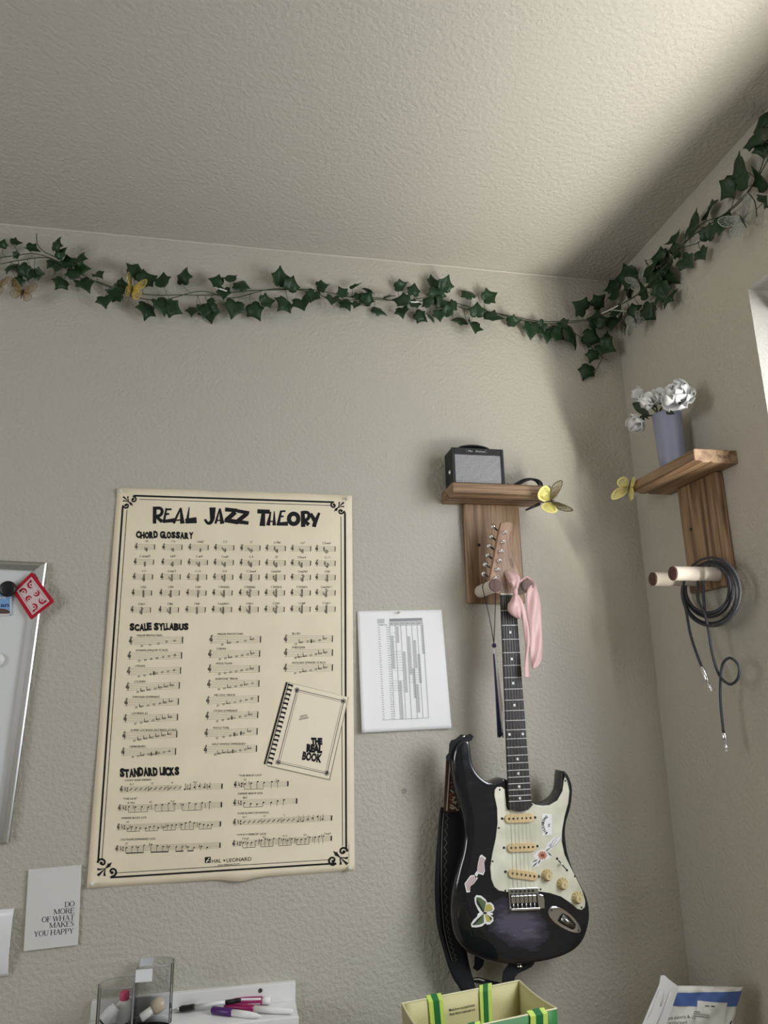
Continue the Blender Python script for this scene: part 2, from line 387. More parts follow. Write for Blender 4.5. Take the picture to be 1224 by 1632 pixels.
# chunky section headings with slightly jumping letters
def heading(s, a, b, h):
    o = Ink(PM, LP); n = len(s); wd = [0.45 if c == ' ' else (0.55 if c in 'LI' else 1.0) for c in s]; tot = sum(wd); acc = 0
    rng = random.Random(len(s))
    for c, w in zip(s, wd):
        t0, t1 = acc/tot, (acc+w*1.02)/tot; acc += w
        if c == ' ': continue
        j = rng.uniform(-.07, .07)*h; q = rng.uniform(-.35, .35)
        o.text(c, (a[0]+(b[0]-a[0])*t0, a[1]+(b[1]-a[1])*t0+j), (a[0]+(b[0]-a[0])*t1, a[1]+(b[1]-a[1])*t1+j+q), h*rng.uniform(.95, 1.08), bold=0.075)
    o.mk('section_heading', M_ink, poster)
heading('CHORD GLOSSARY', (216.5, 857.0), (308, 857.8), 9.2)
heading('SCALE SYLLABUS', (206.5, 1004.6), (300.5, 1003), 9.6)
heading('STANDARD LICKS', (191, 1238), (286, 1234), 11.5)
# music notation
CLEF = sp2([(0.4, 0.2), (-0.5, 0.6), (-0.9, -0.1), (0.1, -0.9), (0.9, 0.0), (0.1, 0.85), (-1.1, 0.4), (-1.2, -0.6), (0.3, -2.0), (0.7, -3.0), (0.2, -3.4), (-0.2, -2.6), (0.1, 0.5), (0.2, 1.9), (-0.4, 2.2)], 3)
def staff(thin, thick, a, b, half, clefs=1.0, bar=1.2):
    dx, dy = b[0]-a[0], b[1]-a[1]
    for i in range(5):
        o = -half+half*2*i/4; thin.stroke([(a[0]-3, a[1]+o), (b[0], b[1]+o)], 0.36)
    thick.stroke([(x*clefs+a[0], y*clefs+a[1]) for x, y in CLEF], 0.62*max(1, clefs*0.5))
    thick.stroke([(b[0], b[1]-half), (b[0]-0.3, b[1]+half)], bar)
thin = Ink(PM, LP); thick = Ink(PM, LP+0.0001); names = Ink(PM, LP)
CX = [217.6, 261.2, 303, 344, 385.5, 426, 466.4, 505.3]; CYR = [871.5, 895.6, 919.3, 945, 972]
NAMES = [['C6', 'C-6', 'Cmaj7', 'C-7', 'C7', 'C-7b5', 'Co7', 'C7sus4'], ['C-(maj7)', 'C6/9', 'C-6/9', 'Cmaj9', 'C-9', 'C9', 'C9sus4', 'C-11'],
         ['C11', 'Cmaj13', 'C-13', 'C13', 'C13sus4', 'Cmaj7#5', 'Cmaj7b5', 'C7#5'], ['C7b5', 'C7b9', 'C7#9', 'C7b9(b5)', 'C7#9(#5)', 'C7#9(b5)', 'C7b9(#5)', 'Cmaj7#11'],
         ['C7#11', 'C9b5', 'C9#5', 'Cmaj9#11', 'C9#11', 'C13b9', 'C13#9', 'C13#11']]
for r in range(5):
    for c in range(8):
        t = r/4; x = CX[c]+(211-217.6)*t*(1-c/7); y = CYR[r]+(3.3*(1-t)-1.4*t)*c/7
        staff(thin, thick, (x, y), (x+29, y+0.2), 4.0, 1.75)
        rng = random.Random(r*8+c); n = 3+(r > 0)+(r > 1)*2+(c > 3 and r > 2); nx = x+15.5+rng.uniform(-1, 1)
        for q in range(n): thick.ring(nx+(1.6 if q == n-2 and rng.random() < .25 else 0), y+6.2-q*1.95, 1.35, 0.8, 0.55, -0.4, 8)
        for q in range(rng.randint(0, 2) if c in (0, 2) else rng.randint(1, 3)):
            ax = nx-2.8-2*(q % 2)-(q > 1)*1.2; ay = y+4-q*2.6
            thick.stroke([(ax, ay-3), (ax, ay+1.2)], 0.55); thick.ring(ax+0.7, ay+0.4, 0.7, 0.8, 0.45, n=6)
        s = NAMES[r][c]; w = 2.15*len(s); names.text(s, (nx-w/2, y-7.6), (nx+w/2, y-7.7), 3.4)
thin.mk('chord_staves', M_inkg, poster, kind='stuff'); thick.mk('chord_notes', M_ink, poster, kind='stuff'); names.mk('chord_names', M_ink, poster, kind='stuff')
thin = Ink(PM, LP); thick = Ink(PM, LP+0.0001); names = Ink(PM, LP)
SC = [((208.6, 1022), (291, 1020), 'MAJOR PENTATONIC', '0 1 2 4 5'), ((206.5, 1045.6), (289.5, 1044.6), 'IONIAN (MAJOR SCALE)', '0 1 2 3 4 5 6'), ((205.5, 1070.5), (288, 1068.5), 'LYDIAN', '0 1 2 #3 4 5 6'),
 ((203.8, 1095.3), (286, 1092.4), 'LOCRIAN', '0 b1 b2 3 b4 b5 b6'), ((201.5, 1120), (284.4, 1118), 'PHRYGIAN DOMINANT', '0 b1 2 3 4 b5 b6'), ((200, 1146), (283, 1143), 'LOCRIAN #2', '0 1 b2 3 b4 b5 b6'),
 ((198.3, 1173), (282, 1170), 'SUPER LOCRIAN (ALTERED SCALE)', '0 b1 b2 b3 b4 b5 b6'), ((196.5, 1199), (280, 1197.5), 'DIMINISHED', '0 1 b2 3 #3 #4 5 6'),
 ((337, 1019.7), (415.4, 1019), 'MINOR PENTATONIC', '0 b2 3 4 b6'), ((335, 1043), (414, 1041.7), 'DORIAN', '0 1 b2 3 4 5 b6'), ((334.4, 1066.5), (413.3, 1066), 'MIXOLYDIAN', '0 1 2 3 4 5 b6'),
 ((333.4, 1091), (412.8, 1089.3), 'HARMONIC MINOR', '0 1 b2 3 4 b5 6'), ((331.8, 1117), (412, 1113.8), 'MELODIC MINOR', '0 1 b2 3 4 5 6'), ((330.6, 1142), (411, 1139), 'LYDIAN DOMINANT', '0 1 2 #3 4 5 b6'),
 ((329.3, 1169), (410, 1165.6), 'WHOLE TONE', '0 1 2 #3 #4 b6'), ((328, 1195), (409, 1193), 'HALF-WHOLE DIMINISHED', '0 b1 b2 b2 #3 4 5 b6'),
 ((455.8, 1018.9), (530, 1018), 'BLUES', '0 b2 3 #3 4 b6'), ((455.8, 1041), (530, 1040), 'PHRYGIAN', '0 b1 b2 3 4 b5 b6'), ((455.3, 1065.4), (530, 1064), 'AEOLIAN (MINOR SCALE)', '0 1 b2 3 4 b5 b6')]
for a, b, nm, ns in SC:
    staff(thin, thick, a, b, 5.2, 2.2, 1.5)
    L = ns.split(); n = len(L)
    for i, q in enumerate(L):
        t = (i+0.5)/n; x = a[0]+11+(b[0]-a[0]-17)*t; y = a[1]+(b[1]-a[1])*t+7.6-int(q[-1])*1.35
        thick.ring(x, y, 1.75, 1.2, 0.6, -0.35, 9)
        if q[0] == 'b': thick.stroke([(x-4.2, y-5), (x-4.2, y+1.4)], 0.65); thick.ring(x-3.2, y+0.3, 0.95, 1.0, 0.55, n=7)
        if q[0] == '#':
            for d in (-4.6, -3.3): thick.stroke([(x+d, y-3.6), (x+d, y+3.2)], 0.6)
            for d in (-1, 1): thick.stroke([(x-5.6, y+d+.3), (x-2.4, y+d-.3)], 0.75)
    w = 2.55*len(nm); names.text(nm, (a[0]+10, a[1]-7.4), (a[0]+10+w, a[1]-7.4-w*0.012), 3.3)
thin.mk('scale_staves', M_inkg, poster, kind='stuff'); thick.mk('scale_notes', M_ink, poster, kind='stuff'); names.mk('scale_names', M_ink, poster, kind='stuff')
thin = Ink(PM, LP); thick = Ink(PM, LP+0.0001); names = Ink(PM, LP)
LK = [((193.6, 1258.5), (354, 1253), 'COUNT BASIE ENDING', 'slash', 'G-7 C7 F A12'), ((190.7, 1288), (353, 1282.4), '"THE LICK"', 'few', 'E-7b5 A7 D-7'), ((188.9, 1318.7), (351.4, 1313), 'PARKER BLUES LICK', 'many', 'F7'),
 ((186.6, 1353), (350.8, 1347), 'COLTRANE DIMINISHED LICK', 'beams', 'C7'), ((375.4, 1251), (459, 1249), '"THE BEBOP LICK"', 'few', 'G7'), ((374.4, 1279.8), (473, 1276.4), 'PARKER BEBOP LICK', 'few', 'Bb7'),
 ((374, 1311), (528.6, 1303.6), 'DUKE ELLINGTON ENDING', 'slash', 'D-7 G7 C'), ((373, 1345), (528.2, 1336), 'I-VI-II-V BEBOP LICK', 'many', 'Cmaj7 A7 D-7 G7 Cmaj7')]
for q, (a, b, nm, kd, ch) in enumerate(LK):
    staff(thin, thick, a, b, 4.1, 1.75, 2.0); rng = random.Random(q)
    L = b[0]-a[0]; yy = lambda x: a[1]+(b[1]-a[1])*(x-a[0])/L
    thick.stroke([(a[0]+5.5, yy(a[0]+5)-4), (a[0]+5.5, yy(a[0]+5)+1.5)], 0.7); thick.ring(a[0]+6.2, yy(a[0])+0.6, 0.8, 0.9, 0.5, n=6)
    for d in (-1.9, 2.1): thick.ell(a[0]+9.5, yy(a[0]+9)+d, 1.1, 1.5, n=6)
    x = a[0]+15; n = 0
    if kd == 'slash':
        while x < b[0]-14:
            y = yy(x)
            if x < a[0]+L*0.62: thick.stroke([(x-2, y+2.2), (x+2.4, y-2.2)], 1.0)
            else: thick.ell(x, y+rng.uniform(-3, 4), 1.6, 1.1, -0.5, 8); thick.stroke([(x+1.2, y+3), (x+1.2, y-7)], 0.5)
            n += 1
            if n % 4 == 0: thick.stroke([(x+4.6, y-4), (x+4.6, y+4)], 0.6)
            x += 7.8
    else:
        step = {'few': 10.2, 'many': 6.6, 'beams': 9.4}[kd]; run = []; h = 0
        while x < b[0]-12:
            y = yy(x); h = max(-5, min(3, h+rng.uniform(-2.6, 2.4)))
            thick.ell(x, y+h, 1.55, 1.1, -0.5, 8); by = y+7.2
            thick.stroke([(x-1.1, y+h), (x-1.1, by)], 0.45); run.append((x-1.1, by))
            if rng.random() < 0.3: thick.stroke([(x-3.2, y+h-3), (x-3.2, y+h+2)], 0.6)
            if len(run) == 4:
                thick.stroke([run[0], run[-1]], 1.7 if kd == 'beams' else 0.7); run = []; x += 2.2
                if kd != 'beams' and rng.random() < .5: thick.stroke([(x+2.6, yy(x)-4), (x+2.6, yy(x)+4)], 0.5)
            x += step
    w = 2.35*len(nm); names.text(nm, (a[0]+5, a[1]-13.2), (a[0]+5+w, a[1]-13.2-w*0.03), 3.1)
    cs = ch.split()
    for i, s in enumerate(cs): x = a[0]+13+i*L*0.21; names.text(s, (x, yy(x)-6.6), (x+2.2*len(s), yy(x)-6.7), 3.0)
thin.mk('lick_staves', M_inkg, poster, kind='stuff'); thick.mk('lick_notes', M_ink, poster, kind='stuff'); names.mk('lick_names', M_ink, poster, kind='stuff')
# publisher line
k = Ink(PM, LP)
k.poly([(326.5, 1366.2), (335.8, 1365.4), (335.8, 1374.8), (326.5, 1375.6)])
k.text('HAL', (338, 1375.4), (352.5, 1374.7), 6.0); k.ell(357.4, 1371.4, 1.5, 1.5); k.text('LEONARD', (361.5, 1374.3), (401, 1371.6), 6.0)
k.text('www.halleonard.com', (347, 1380.2), (382.5, 1377.8), 3.0)
k.text('REAL JAZZ THEORY', (556.3, 1376), (556.8, 1345), 1.5)
k.mk('publisher_mark', M_ink, poster, kind='stuff')
k = Ink(PM, LP+0.0002); k.stroke([(329, 1374), (331.5, 1370), (333.6, 1367.4)], [2.2, 0.8, 2.0]); k.stroke([(330, 1370.4), (334.6, 1372.6)], 0.8); k.mk('publisher_mark', M_posterl, poster, kind='stuff')
# printed picture of a comb-bound book
bk = [(459.6, 1088), (554.6, 1111), (524.4, 1241.6), (424.6, 1219)]
k = Ink(PM, LP+0.0002); k.poly([(bk[0][0], bk[0][1]-0.8), (bk[1][0]+1.1, bk[1][1]), (bk[2][0]+1.4, bk[2][1]+2.2), (bk[3][0]+1, bk[3][1]+2.2)]); k.mk('printed_book_shadow', M_shade, poster)
k = Ink(PM, LP+0.0004); k.poly(bk); cover = k.mk('printed_book', M_posterl, poster)
k = Ink(PM, LP+0.0006)
def bq(u, v): return bil(bk, u, v)
k.stroke([(457.2, 1087), (421.6, 1218)], 2.6)
k.stroke([(460.6, 1088.5), (425.2, 1218.4)], 1.0)
for i in range(18):
    v_ = (i+0.4)/18; k.stroke([bq(0.0, v_), bq(0.085, v_)], 3.0); k.stroke([bq(0.075, v_-0.012), bq(0.075, v_+0.022)], 1.6)
for a, b in (((0.16, 0.055), (0.95, 0.055)), ((0.95, 0.055), (0.95, 0.945)), ((0.95, 0.945), (0.16, 0.945)), ((0.16, 0.945), (0.16, 0.055))): k.stroke([bq(*a), bq(*b)], 0.9)
for a, b in (((0.19, 0.075), (0.92, 0.075)), ((0.92, 0.075), (0.92, 0.925)), ((0.92, 0.925), (0.19, 0.925)), ((0.19, 0.925), (0.19, 0.075))): k.stroke([bq(*a), bq(*b)], 0.45)
for u, w in ((.165, .06), (.945, .06), (.945, .94), (.165, .94)):
    x, y = bq(u, w)
    for i in range(8): k.stroke([(x, y), (x+4.2*math.cos(i*PI/4), y+4.2*math.sin(i*PI/4))], [0.5, 1.5])
k.text('SIXTH', (478.5, 1143.6), (489.5, 1141), 3); k.text('EDITION', (477.5, 1148), (491.5, 1144.8), 3)
k.text('THE', (496, 1186.5), (514, 1186), 10, bold=0.085, hb=9); k.text('REAL', (488, 1197.5), (513.5, 1199.5), 11, bold=0.085); k.text('BOOK', (481, 1210), (512, 1215), 12, bold=0.06)
k.mk('printed_book_lettering', M_ink, poster, kind='stuff')

# ------------------------------------------------------------------ push pins
M_pin = mat('clear_pin', (0.72, 0.70, 0.64, 1), 0.15, spec=0.7)
def pin(px, py, label, s=1.0):
    t_ = thing('push_pin', B(px, py, 0.0), label, 'pin', 'clear push pins on the back wall')
    o = B(px, py, 0.001); n = Vector((0, -1, 0))
    G().lathe(o, n, [(0.0015, 0), (0.0055*s, 0.001), (0.0055*s, 0.0025), (0.0032*s, 0.004), (0.0028*s, 0.009), (0.0046*s, 0.011), (0.0046*s, 0.0125), (0.0001, 0.013)], 12).mk('pin_head', M_pin, t_, smooth=True)
    G().lathe(o, n, [(0.0006, -0.006), (0.0006, 0.003)], 6).mk('pin_needle', M_chrome, t_)
pin(193, 784, 'clear push pin in the top left corner of the poster', .8); pin(552.5, 795.5, 'clear push pin in the top right corner of the poster', .8)
pin(147.5, 1407.5, 'clear push pin in the bottom left corner of the poster', .8); pin(556.5, 1382.5, 'clear push pin in the bottom right corner of the poster', .8)
pin(635.5, 976.5, 'small push pin at the top of the printed table sheet', .6)
# screw hole left in the wall
g = G(); o = B(644, 1260.5, 0.0)
g.lathe(o, (0, -1, 0), [(0.0062, 0), (0.0062, 0.0012), (0.0045, 0.0018), (0.003, 0.0006), (0.0001, 0.0004)], 14)
tag(g.mk('wall_anchor', mat('anchor_grey', (0.33, 0.31, 0.28, 1), 0.6), smooth=True), 'small grey wall anchor in the bare wall left of the guitar', 'wall anchor')

# ------------------------------------------------------------------ printed table sheet
M_paper = mat('white_paper', (0.88, 0.88, 0.865, 1), 0.6)
M_grey1 = mat('grey_print', (0.30, 0.30, 0.31, 1), 0.7); M_grey2 = mat('light_grey_print', (0.56, 0.56, 0.56, 1), 0.7); M_grey3 = mat('mid_grey_print', (0.42, 0.42, 0.43, 1), 0.7)
TCs = [(569, 974), (703.7, 971.8), (719.7, 1160.8), (576.7, 1168)]
def tw(px, py):
    u = (px-572)/140; v_ = (py-972)/193
    return 0.002+0.010*max(0, v_)*(0.3+0.7*abs(u-0.55))+0.004*max(0, 0.12-u)/0.12*v_+0.003*max(0, u-0.72)
def TM(px, py, lift=0.0): return B(px, py, tw(px, py)+lift)
sheet = thing('printed_sheet', B(645, 1164, 0.002), 'white sheet of paper printed with a dense grey table, pinned beside the poster', 'paper')
nu, nv = 24, 30
v = [TM(*bil(TCs, i/nu, j/nv)) for j in range(nv+1) for i in range(nu+1)]
mk('sheet', v, [(j*(nu+1)+i, j*(nu+1)+i+1, (j+1)*(nu+1)+i+1, (j+1)*(nu+1)+i) for j in range(nv) for i in range(nu)], M_paper, sheet, smooth=True, solid=0.0003)
def c2(x, y): return (560+x/7.2, 960+y/7.2)
TG = [c2(435, 188), c2(812, 178), c2(888, 1325), c2(497, 1340)]
k = Ink(TM, 0.0005); k.poly([bil(TG, 0, 0), bil(TG, 1, 0), bil(TG, 1, 0.028), bil(TG, 0, 0.028)]); k.mk('table_header', M_grey1, sheet, kind='stuff')
k = Ink(TM, 0.0005); k.poly([bil(TG, 0, .03), bil(TG, 1, .03), bil(TG, 1, .065), bil(TG, 0, .065)]); k.poly([c2(295, 190), c2(378, 187), c2(380, 240), c2(298, 243)]); k.mk('table_header', M_grey2, sheet, kind='stuff')
k = Ink(TM, 0.0007)
for i in range(7): u = i/6; k.stroke([bil(TG, u, 0.03), bil(TG, u, 1)], 0.5)
k.stroke([c2(355, 1350), bil(TG, 1, 1)], 0.6); k.stroke([bil(TG, 0, .07), bil(TG, 1, .07)], 0.5)
for (u0, u1, v0, v1, st) in ((0.05, .33, .33, .52, .027), (.0, .33, .62, .74, .024), (.5, .83, .52, .66, .024), (.08, .17, .14, .24, .045)):
    w = v0
    while w < v1: k.stroke([bil(TG, u0, w), bil(TG, u1, w)], 0.35); w += st
for i in range(6): x, y = bil(TG, i/6+.03, .052); k.stroke([(x, y), (x+3, y)], 1.3)
k.text('TABLE 3A', c2(302, 268), c2(410, 265), 2.4, bold=0.02)
LC = [c2(305, 290), c2(430, 285), c2(490, 1330), c2(360, 1335)]
for j in range(40):
    x, y = bil(LC, 0.0, j/39); k.stroke([(x, y), (x+2.6+(j % 3)*.4, y-.1)], 0.9)
    x, y = bil(LC, 0.76, j/39); k.stroke([(x, y), (x+5.5-(j % 4)*.7, y-.1)], 0.8)
k.mk('table_lines', M_grey1, sheet, kind='stuff')
k = Ink(TM, 0.0005)
cols = [(0, .17, .5), (1, .08, .24), (1, .62, 1.0), (2, .33, .74), (3, .18, .56), (4, .22, .5), (3.5, .5, .8), (4, .66, .94), (4.6, .36, .65), (5.5, .07, .36)]
for c, v0, v1 in cols: k.poly([bil(TG, c/6+.02, v0), bil(TG, c/6+.10, v0), bil(TG, c/6+.10, v1), bil(TG, c/6+.02, v1)])
k.mk('table_cells', M_grey2, sheet, kind='stuff')
k = Ink(TM, 0.0007)
for c, v0, v1 in cols:
    w = v0+.01
    while w < v1: x, y = bil(TG, c/6+.045, w); k.stroke([(x, y), (x+1.7, y)], 1.2); w += .0245
k.mk('table_digits', M_grey3, sheet, kind='stuff')

# ------------------------------------------------------------------ quote card
M_card = mat('matte_card', (0.70, 0.685, 0.66, 1), 0.6)
QC = [(45.3, 1386), (130, 1378.3), (124, 1506), (37.6, 1516)]
def QM(px, py, lift=0.0): return B(px, py, 0.0045+lift)
n = Vector((0, 1, 0))
quote = thing('quote_card', B(84, 1511, 0.0), 'small off-white card with black serif lettering, left of the poster foot', 'card')
g = G(); g.prism([QM(*p) for p in QC], n, 0.0016); g.mk('card', M_card, quote)
for p in ((75, 1410), (95, 1490)): c_ = B(*p, 0.0); G().box((c_.x-.008, -0.0029, c_.z-.008), (c_.x+.008, 0, c_.z+.008)).mk('adhesive_pad', M_whitep, quote)
SER = {  # serif capitals: strokes ((points), width) in a box of height 1
 'D': (.8, [(((.14, 0), (.14, 1)), .13), (((.0, .98), (.3, .98)), .045), (((0, .02), (.3, .02)), .045), (((.25, .98), (.55, .93), (.74, .7), (.76, .5), (.74, .3), (.55, .07), (.25, .02)), (.05, .08, .12, .13, .12, .08, .05))]),
 'O': (.85, [(((.42, 1), (.2, .9), (.08, .65), (.07, .5), (.08, .35), (.2, .1), (.42, 0), (.64, .1), (.76, .35), (.78, .5), (.76, .65), (.64, .9), (.42, 1)), (.05, .09, .12, .13, .12, .09, .05, .09, .12, .13, .12, .09, .05))]),
 'M': (1.0, [(((.12, 0), (.12, 1)), .05), (((.12, 1), (.5, .05)), .12), (((.5, .05), (.86, 1)), .05), (((.86, 1), (.86, 0)), .12), (((0, .02), (.24, .02)), .045), (((.74, .02), (1, .02)), .045), (((0, .98), (.15, .98)), .045), (((.85, .98), (1, .98)), .045)]),
 'R': (.78, [(((.14, 0), (.14, 1)), .13), (((0, .98), (.3, .98)), .045), (((0, .02), (.28, .02)), .045), (((.25, .98), (.5, .96), (.6, .85), (.6, .7), (.5, .55), (.25, .5)), (.05, .08, .12, .12, .08, .05)), (((.4, .52), (.72, .02)), .12)]),
 'E': (.7, [(((.14, 0), (.14, 1)), .13), (((0, .98), (.62, .98)), .05), (((0, .02), (.66, .02)), .05), (((.14, .52), (.48, .52)), .05), (((.6, .98), (.6, .78)), .04), (((.64, .02), (.64, .24)), .04), (((.47, .42), (.47, .62)), .04)]),
 'F': (.66, [(((.14, 0), (.14, 1)), .13), (((0, .98), (.62, .98)), .05), (((0, .02), (.3, .02)), .045), (((.14, .52), (.48, .52)), .05), (((.6, .98), (.6, .78)), .04), (((.47, .42), (.47, .62)), .04)]),
 'W': (1.1, [(((.08, 1), (.32, .02)), .12), (((.32, .02), (.55, .95)), .05), (((.55, .95), (.78, .02)), .12), (((.78, .02), (1.02, 1)), .05), (((0, .98), (.2, .98)), .045), (((.92, .98), (1.1, .98)), .045)]),
 'H': (.88, [(((.14, 0), (.14, 1)), .13), (((.72, 0), (.72, 1)), .13), (((.14, .52), (.72, .52)), .05), (((0, .98), (.28, .98)), .045), (((0, .02), (.28, .02)), .045), (((.58, .98), (.86, .98)), .045), (((.58, .02), (.86, .02)), .045)]),
 'A': (.86, [(((.1, 0), (.42, 1)), .05), (((.42, 1), (.74, 0)), .13), (((.2, .36), (.62, .36)), .05), (((0, .02), (.22, .02)), .045), (((.6, .02), (.86, .02)), .045)]),
 'T': (.74, [(((.36, 0), (.36, 1)), .13), (((.02, .98), (.7, .98)), .05), (((.04, .98), (.04, .76)), .04), (((.68, .98), (.68, .76)), .04), (((.22, .02), (.5, .02)), .045)]),
 'K': (.82, [(((.14, 0), (.14, 1)), .13), (((.14, .4), (.66, .97)), .05), (((.34, .6), (.72, .02)), .13), (((0, .98), (.28, .98)), .045), (((0, .02), (.28, .02)), .045), (((.52, .98), (.78, .98)), .045), (((.58, .02), (.84, .02)), .045)]),
 'S': (.62, [(((.52, .8), (.42, .96), (.25, .97), (.12, .85), (.14, .66), (.3, .54), (.46, .42), (.52, .25), (.42, .07), (.25, .02), (.08, .16)), (.06, .05, .05, .1, .12, .13, .13, .12, .06, .05, .05))]),
 'Y': (.8, [(((.38, 0), (.38, .5)), .13), (((.38, .48), (.1, 1)), .12), (((.38, .48), (.68, 1)), .05), (((0, .98), (.22, .98)), .045), (((.56, .98), (.8, .98)), .045), (((.24, .02), (.52, .02)), .045)]),
 'U': (.84, [(((.15, 1), (.15, .35), (.22, .1), (.42, .01), (.6, .08), (.68, .3), (.69, 1)), (.13, .13, .11, .07, .05, .05, .05)), (((0, .98), (.3, .98)), .045), (((.58, .98), (.82, .98)), .045)]),
 'P': (.72, [(((.14, 0), (.14, 1)), .13), (((0, .98), (.3, .98)), .045), (((0, .02), (.3, .02)), .045), (((.25, .98), (.5, .96), (.62, .84), (.62, .64), (.5, .5), (.25, .46)), (.05, .08, .12, .12, .08, .05))])}
def serif(ink, s, a, b, h):
    adv = [SER[c][0] if c != ' ' else .28 for c in s]; tot = sum(adv); x = 0
    ux, uy = b[0]-a[0], b[1]-a[1]; d = math.hypot(ux, uy); ex = d/tot; nx, ny = 0.05, -1.0
    for c, w in zip(s, adv):
        if c != ' ':
            for pts, wd in SER[c][1]:
                P_ = [(a[0]+ux*(x+p[0])/tot+nx*p[1]*h, a[1]+uy*(x+p[0])/tot+ny*p[1]*h) for p in pts]
                ink.stroke(P_, [q*h*1.1 for q in wd] if isinstance(wd, tuple) else wd*h*1.1)
        x += w
k = Ink(QM, 0.0003)
def q5(x, y): return (x/4.896, 1370+y/4.896)
for s, a, b in (('DO', (503, 372), (582, 364)), ('MORE', (418, 428), (581, 418)), ('OF WHAT', (325, 490), (580, 470)), ('MAKES', (384, 535), (577, 518)), ('YOU HAPPY', (264, 602), (576, 574))):
    serif(k, s, q5(*a), q5(*b), 8.4)
k.mk('lettering', M_ink, quote)

# ------------------------------------------------------------------ whiteboard, magnets, cards on it
M_wb = mat('whiteboard_enamel', (0.72, 0.74, 0.74, 1), 0.18, spec=0.6)
WC = B(72.5, 895.5, 0.018); WL = B(10.5, 1346, 0.018)
dn = (WL-WC); hgt = dn.length; dn.normalize(); rt = Vector((-dn.z, 0, dn.x))
if rt.x < 0: rt = -rt
nrm = Vector((0, -1, 0)); WBW = 0.62
wb = thing('whiteboard', WL-rt*WBW/2, 'white dry-erase board in a silver frame at the left edge', 'whiteboard')
WC0 = Vector((WC.x, 0, WC.z))
def wq(a, d, o): return WC0-rt*a+dn*d+nrm*o     # a: left of the right edge, d: down, o: off the wall
fw = 0.021
def slab(g, a0, a1, d0, d1, o0, o1):
    p = [wq(a, d, o) for o in (o0, o1) for a, d in ((a0, d0), (a1, d0), (a1, d1), (a0, d1))]
    g.add(p, [(3, 2, 1, 0), (4, 5, 6, 7), (0, 1, 5, 4), (1, 2, 6, 5), (2, 3, 7, 6), (3, 0, 4, 7)]); return g
slab(G(), fw*0.8, WBW-fw*0.8, fw*0.8, hgt-fw*0.8, 0.003, 0.011).mk('panel', M_wb, wb)
def mitre(c, i):    # frame bar between two outer corners and their inner mates, with a raised rounded outer ridge
    prof = [(0, 0.002), (0, 0.0075), (0.10, 0.009), (0.14, 0.0095), (0.40, 0.0175), (0.46, 0.018), (0.98, 0.0165), (1.0, 0.004)]
    v = []
    for e in range(2):
        for t, o in prof: a = c[e][0]+(i[e][0]-c[e][0])*t; d = c[e][1]+(i[e][1]-c[e][1])*t; v.append(wq(a, d, o))
    k_ = len(prof); f = [(j, (j+1) % k_, k_+(j+1) % k_, k_+j) for j in range(k_)]+[tuple(range(k_)), tuple(range(k_, 2*k_))]
    mk('frame_bar', v, f, M_alu, wb)
O_ = [(0, 0), (WBW, 0), (WBW, hgt), (0, hgt)]; I_ = [(fw, fw), (WBW-fw, fw), (WBW-fw, hgt-fw), (fw, hgt-fw)]
for a, b in ((0, 1), (1, 2), (2, 3), (3, 0)): mitre((O_[a], O_[b]), (I_[a], I_[b]))
# playing card
M_red = mat('red_card', srgb(176, 26, 48), 0.35); M_pinkw = mat('card_white', srgb(214, 196, 196), 0.4)
KC = [(51, 911), (87.2, 958.5), (49.5, 988.2), (20, 942)]
def KM(px, py, lift=0.0): return B(px, py, 0.0195+lift)
card = thing('playing_card', B(50, 988, 0.0192), 'red patterned playing card held on the whiteboard corner', 'playing card')
rc = []
for i in range(4):
    p, q, r_ = KC[i-1], KC[i], KC[(i+1) % 4]
    for t in (0, .33, .66, 1):
        a = (q[0]+(p[0]-q[0])*.07, q[1]+(p[1]-q[1])*.07); b = (q[0]+(r_[0]-q[0])*.07, q[1]+(r_[1]-q[1])*.07)
        rc.append(tuple((1-t)**2*a[j]+2*t*(1-t)*q[j]+t*t*b[j] for j in (0, 1)))
G().prism([KM(*p) for p in rc], Vector((0, 1, 0)), 0.0004).mk('card', M_red, card)
def kq(u, v_): return bil(KC, u, v_)
k = Ink(KM, 0.0003)
k.poly([kq(.09, .13), kq(.91, .13), kq(.91, .87), kq(.09, .87)]); k.mk('card_back_print', M_pinkw, card)
k = Ink(KM, 0.0006)
k.stroke([kq(.13, .19), kq(.87, .19), kq(.87, .81), kq(.13, .81)], 0.5, True)
for u, w, r_, a0 in ((.24, .32, 4.6, 1), (.24, .68, 4.6, 3), (.5, .34, 4.4, 5), (.5, .66, 4.4, 2), (.76, .32, 4.6, 0), (.76, .68, 4.6, 4)):
    x, y = kq(u, w); k.stroke([(x+r_*math.cos(a0+i*.5), y+r_*math.sin(a0+i*.5)) for i in range(9)], [1.0, 1.8, 2.8, 3.2, 3.2, 2.8, 2.0, 1.5, 1])
    k.ell(x, y, 1.5, 1.5)
for u, w in ((.16, .25), (.16, .75), (.84, .25), (.84, .75)): x, y = kq(u, w); k.poly([(x-2.2, y), (x, y-2.2), (x+2.2, y), (x, y+2.2)])
k.mk('card_back_print', M_red, card)
# round black magnet
o = B(13.2, 939, 0.0205); g = G()
g.lathe(o, (0, -1, 0), [(0.0165, 0), (0.0175, 0.002), (0.0175, 0.006), (0.016, 0.0085), (0.010, 0.0095), (0.0001, 0.0098)], 28)
tag(g.mk('round_magnet', M_black, smooth=True), 'round black magnet overlapping the playing card', 'magnet')
o = B(-5, 1052, 0.0112); g = G()
g.lathe(o, (0, -1, 0), [(0.0145, 0), (0.0155, 0.002), (0.0150, 0.006), (0.0085, 0.009), (0.0001, 0.0095)], 28)
tag(g.mk('round_magnet', M_whitep, smooth=True), 'round white magnet low on the whiteboard, cut by the picture edge', 'magnet')
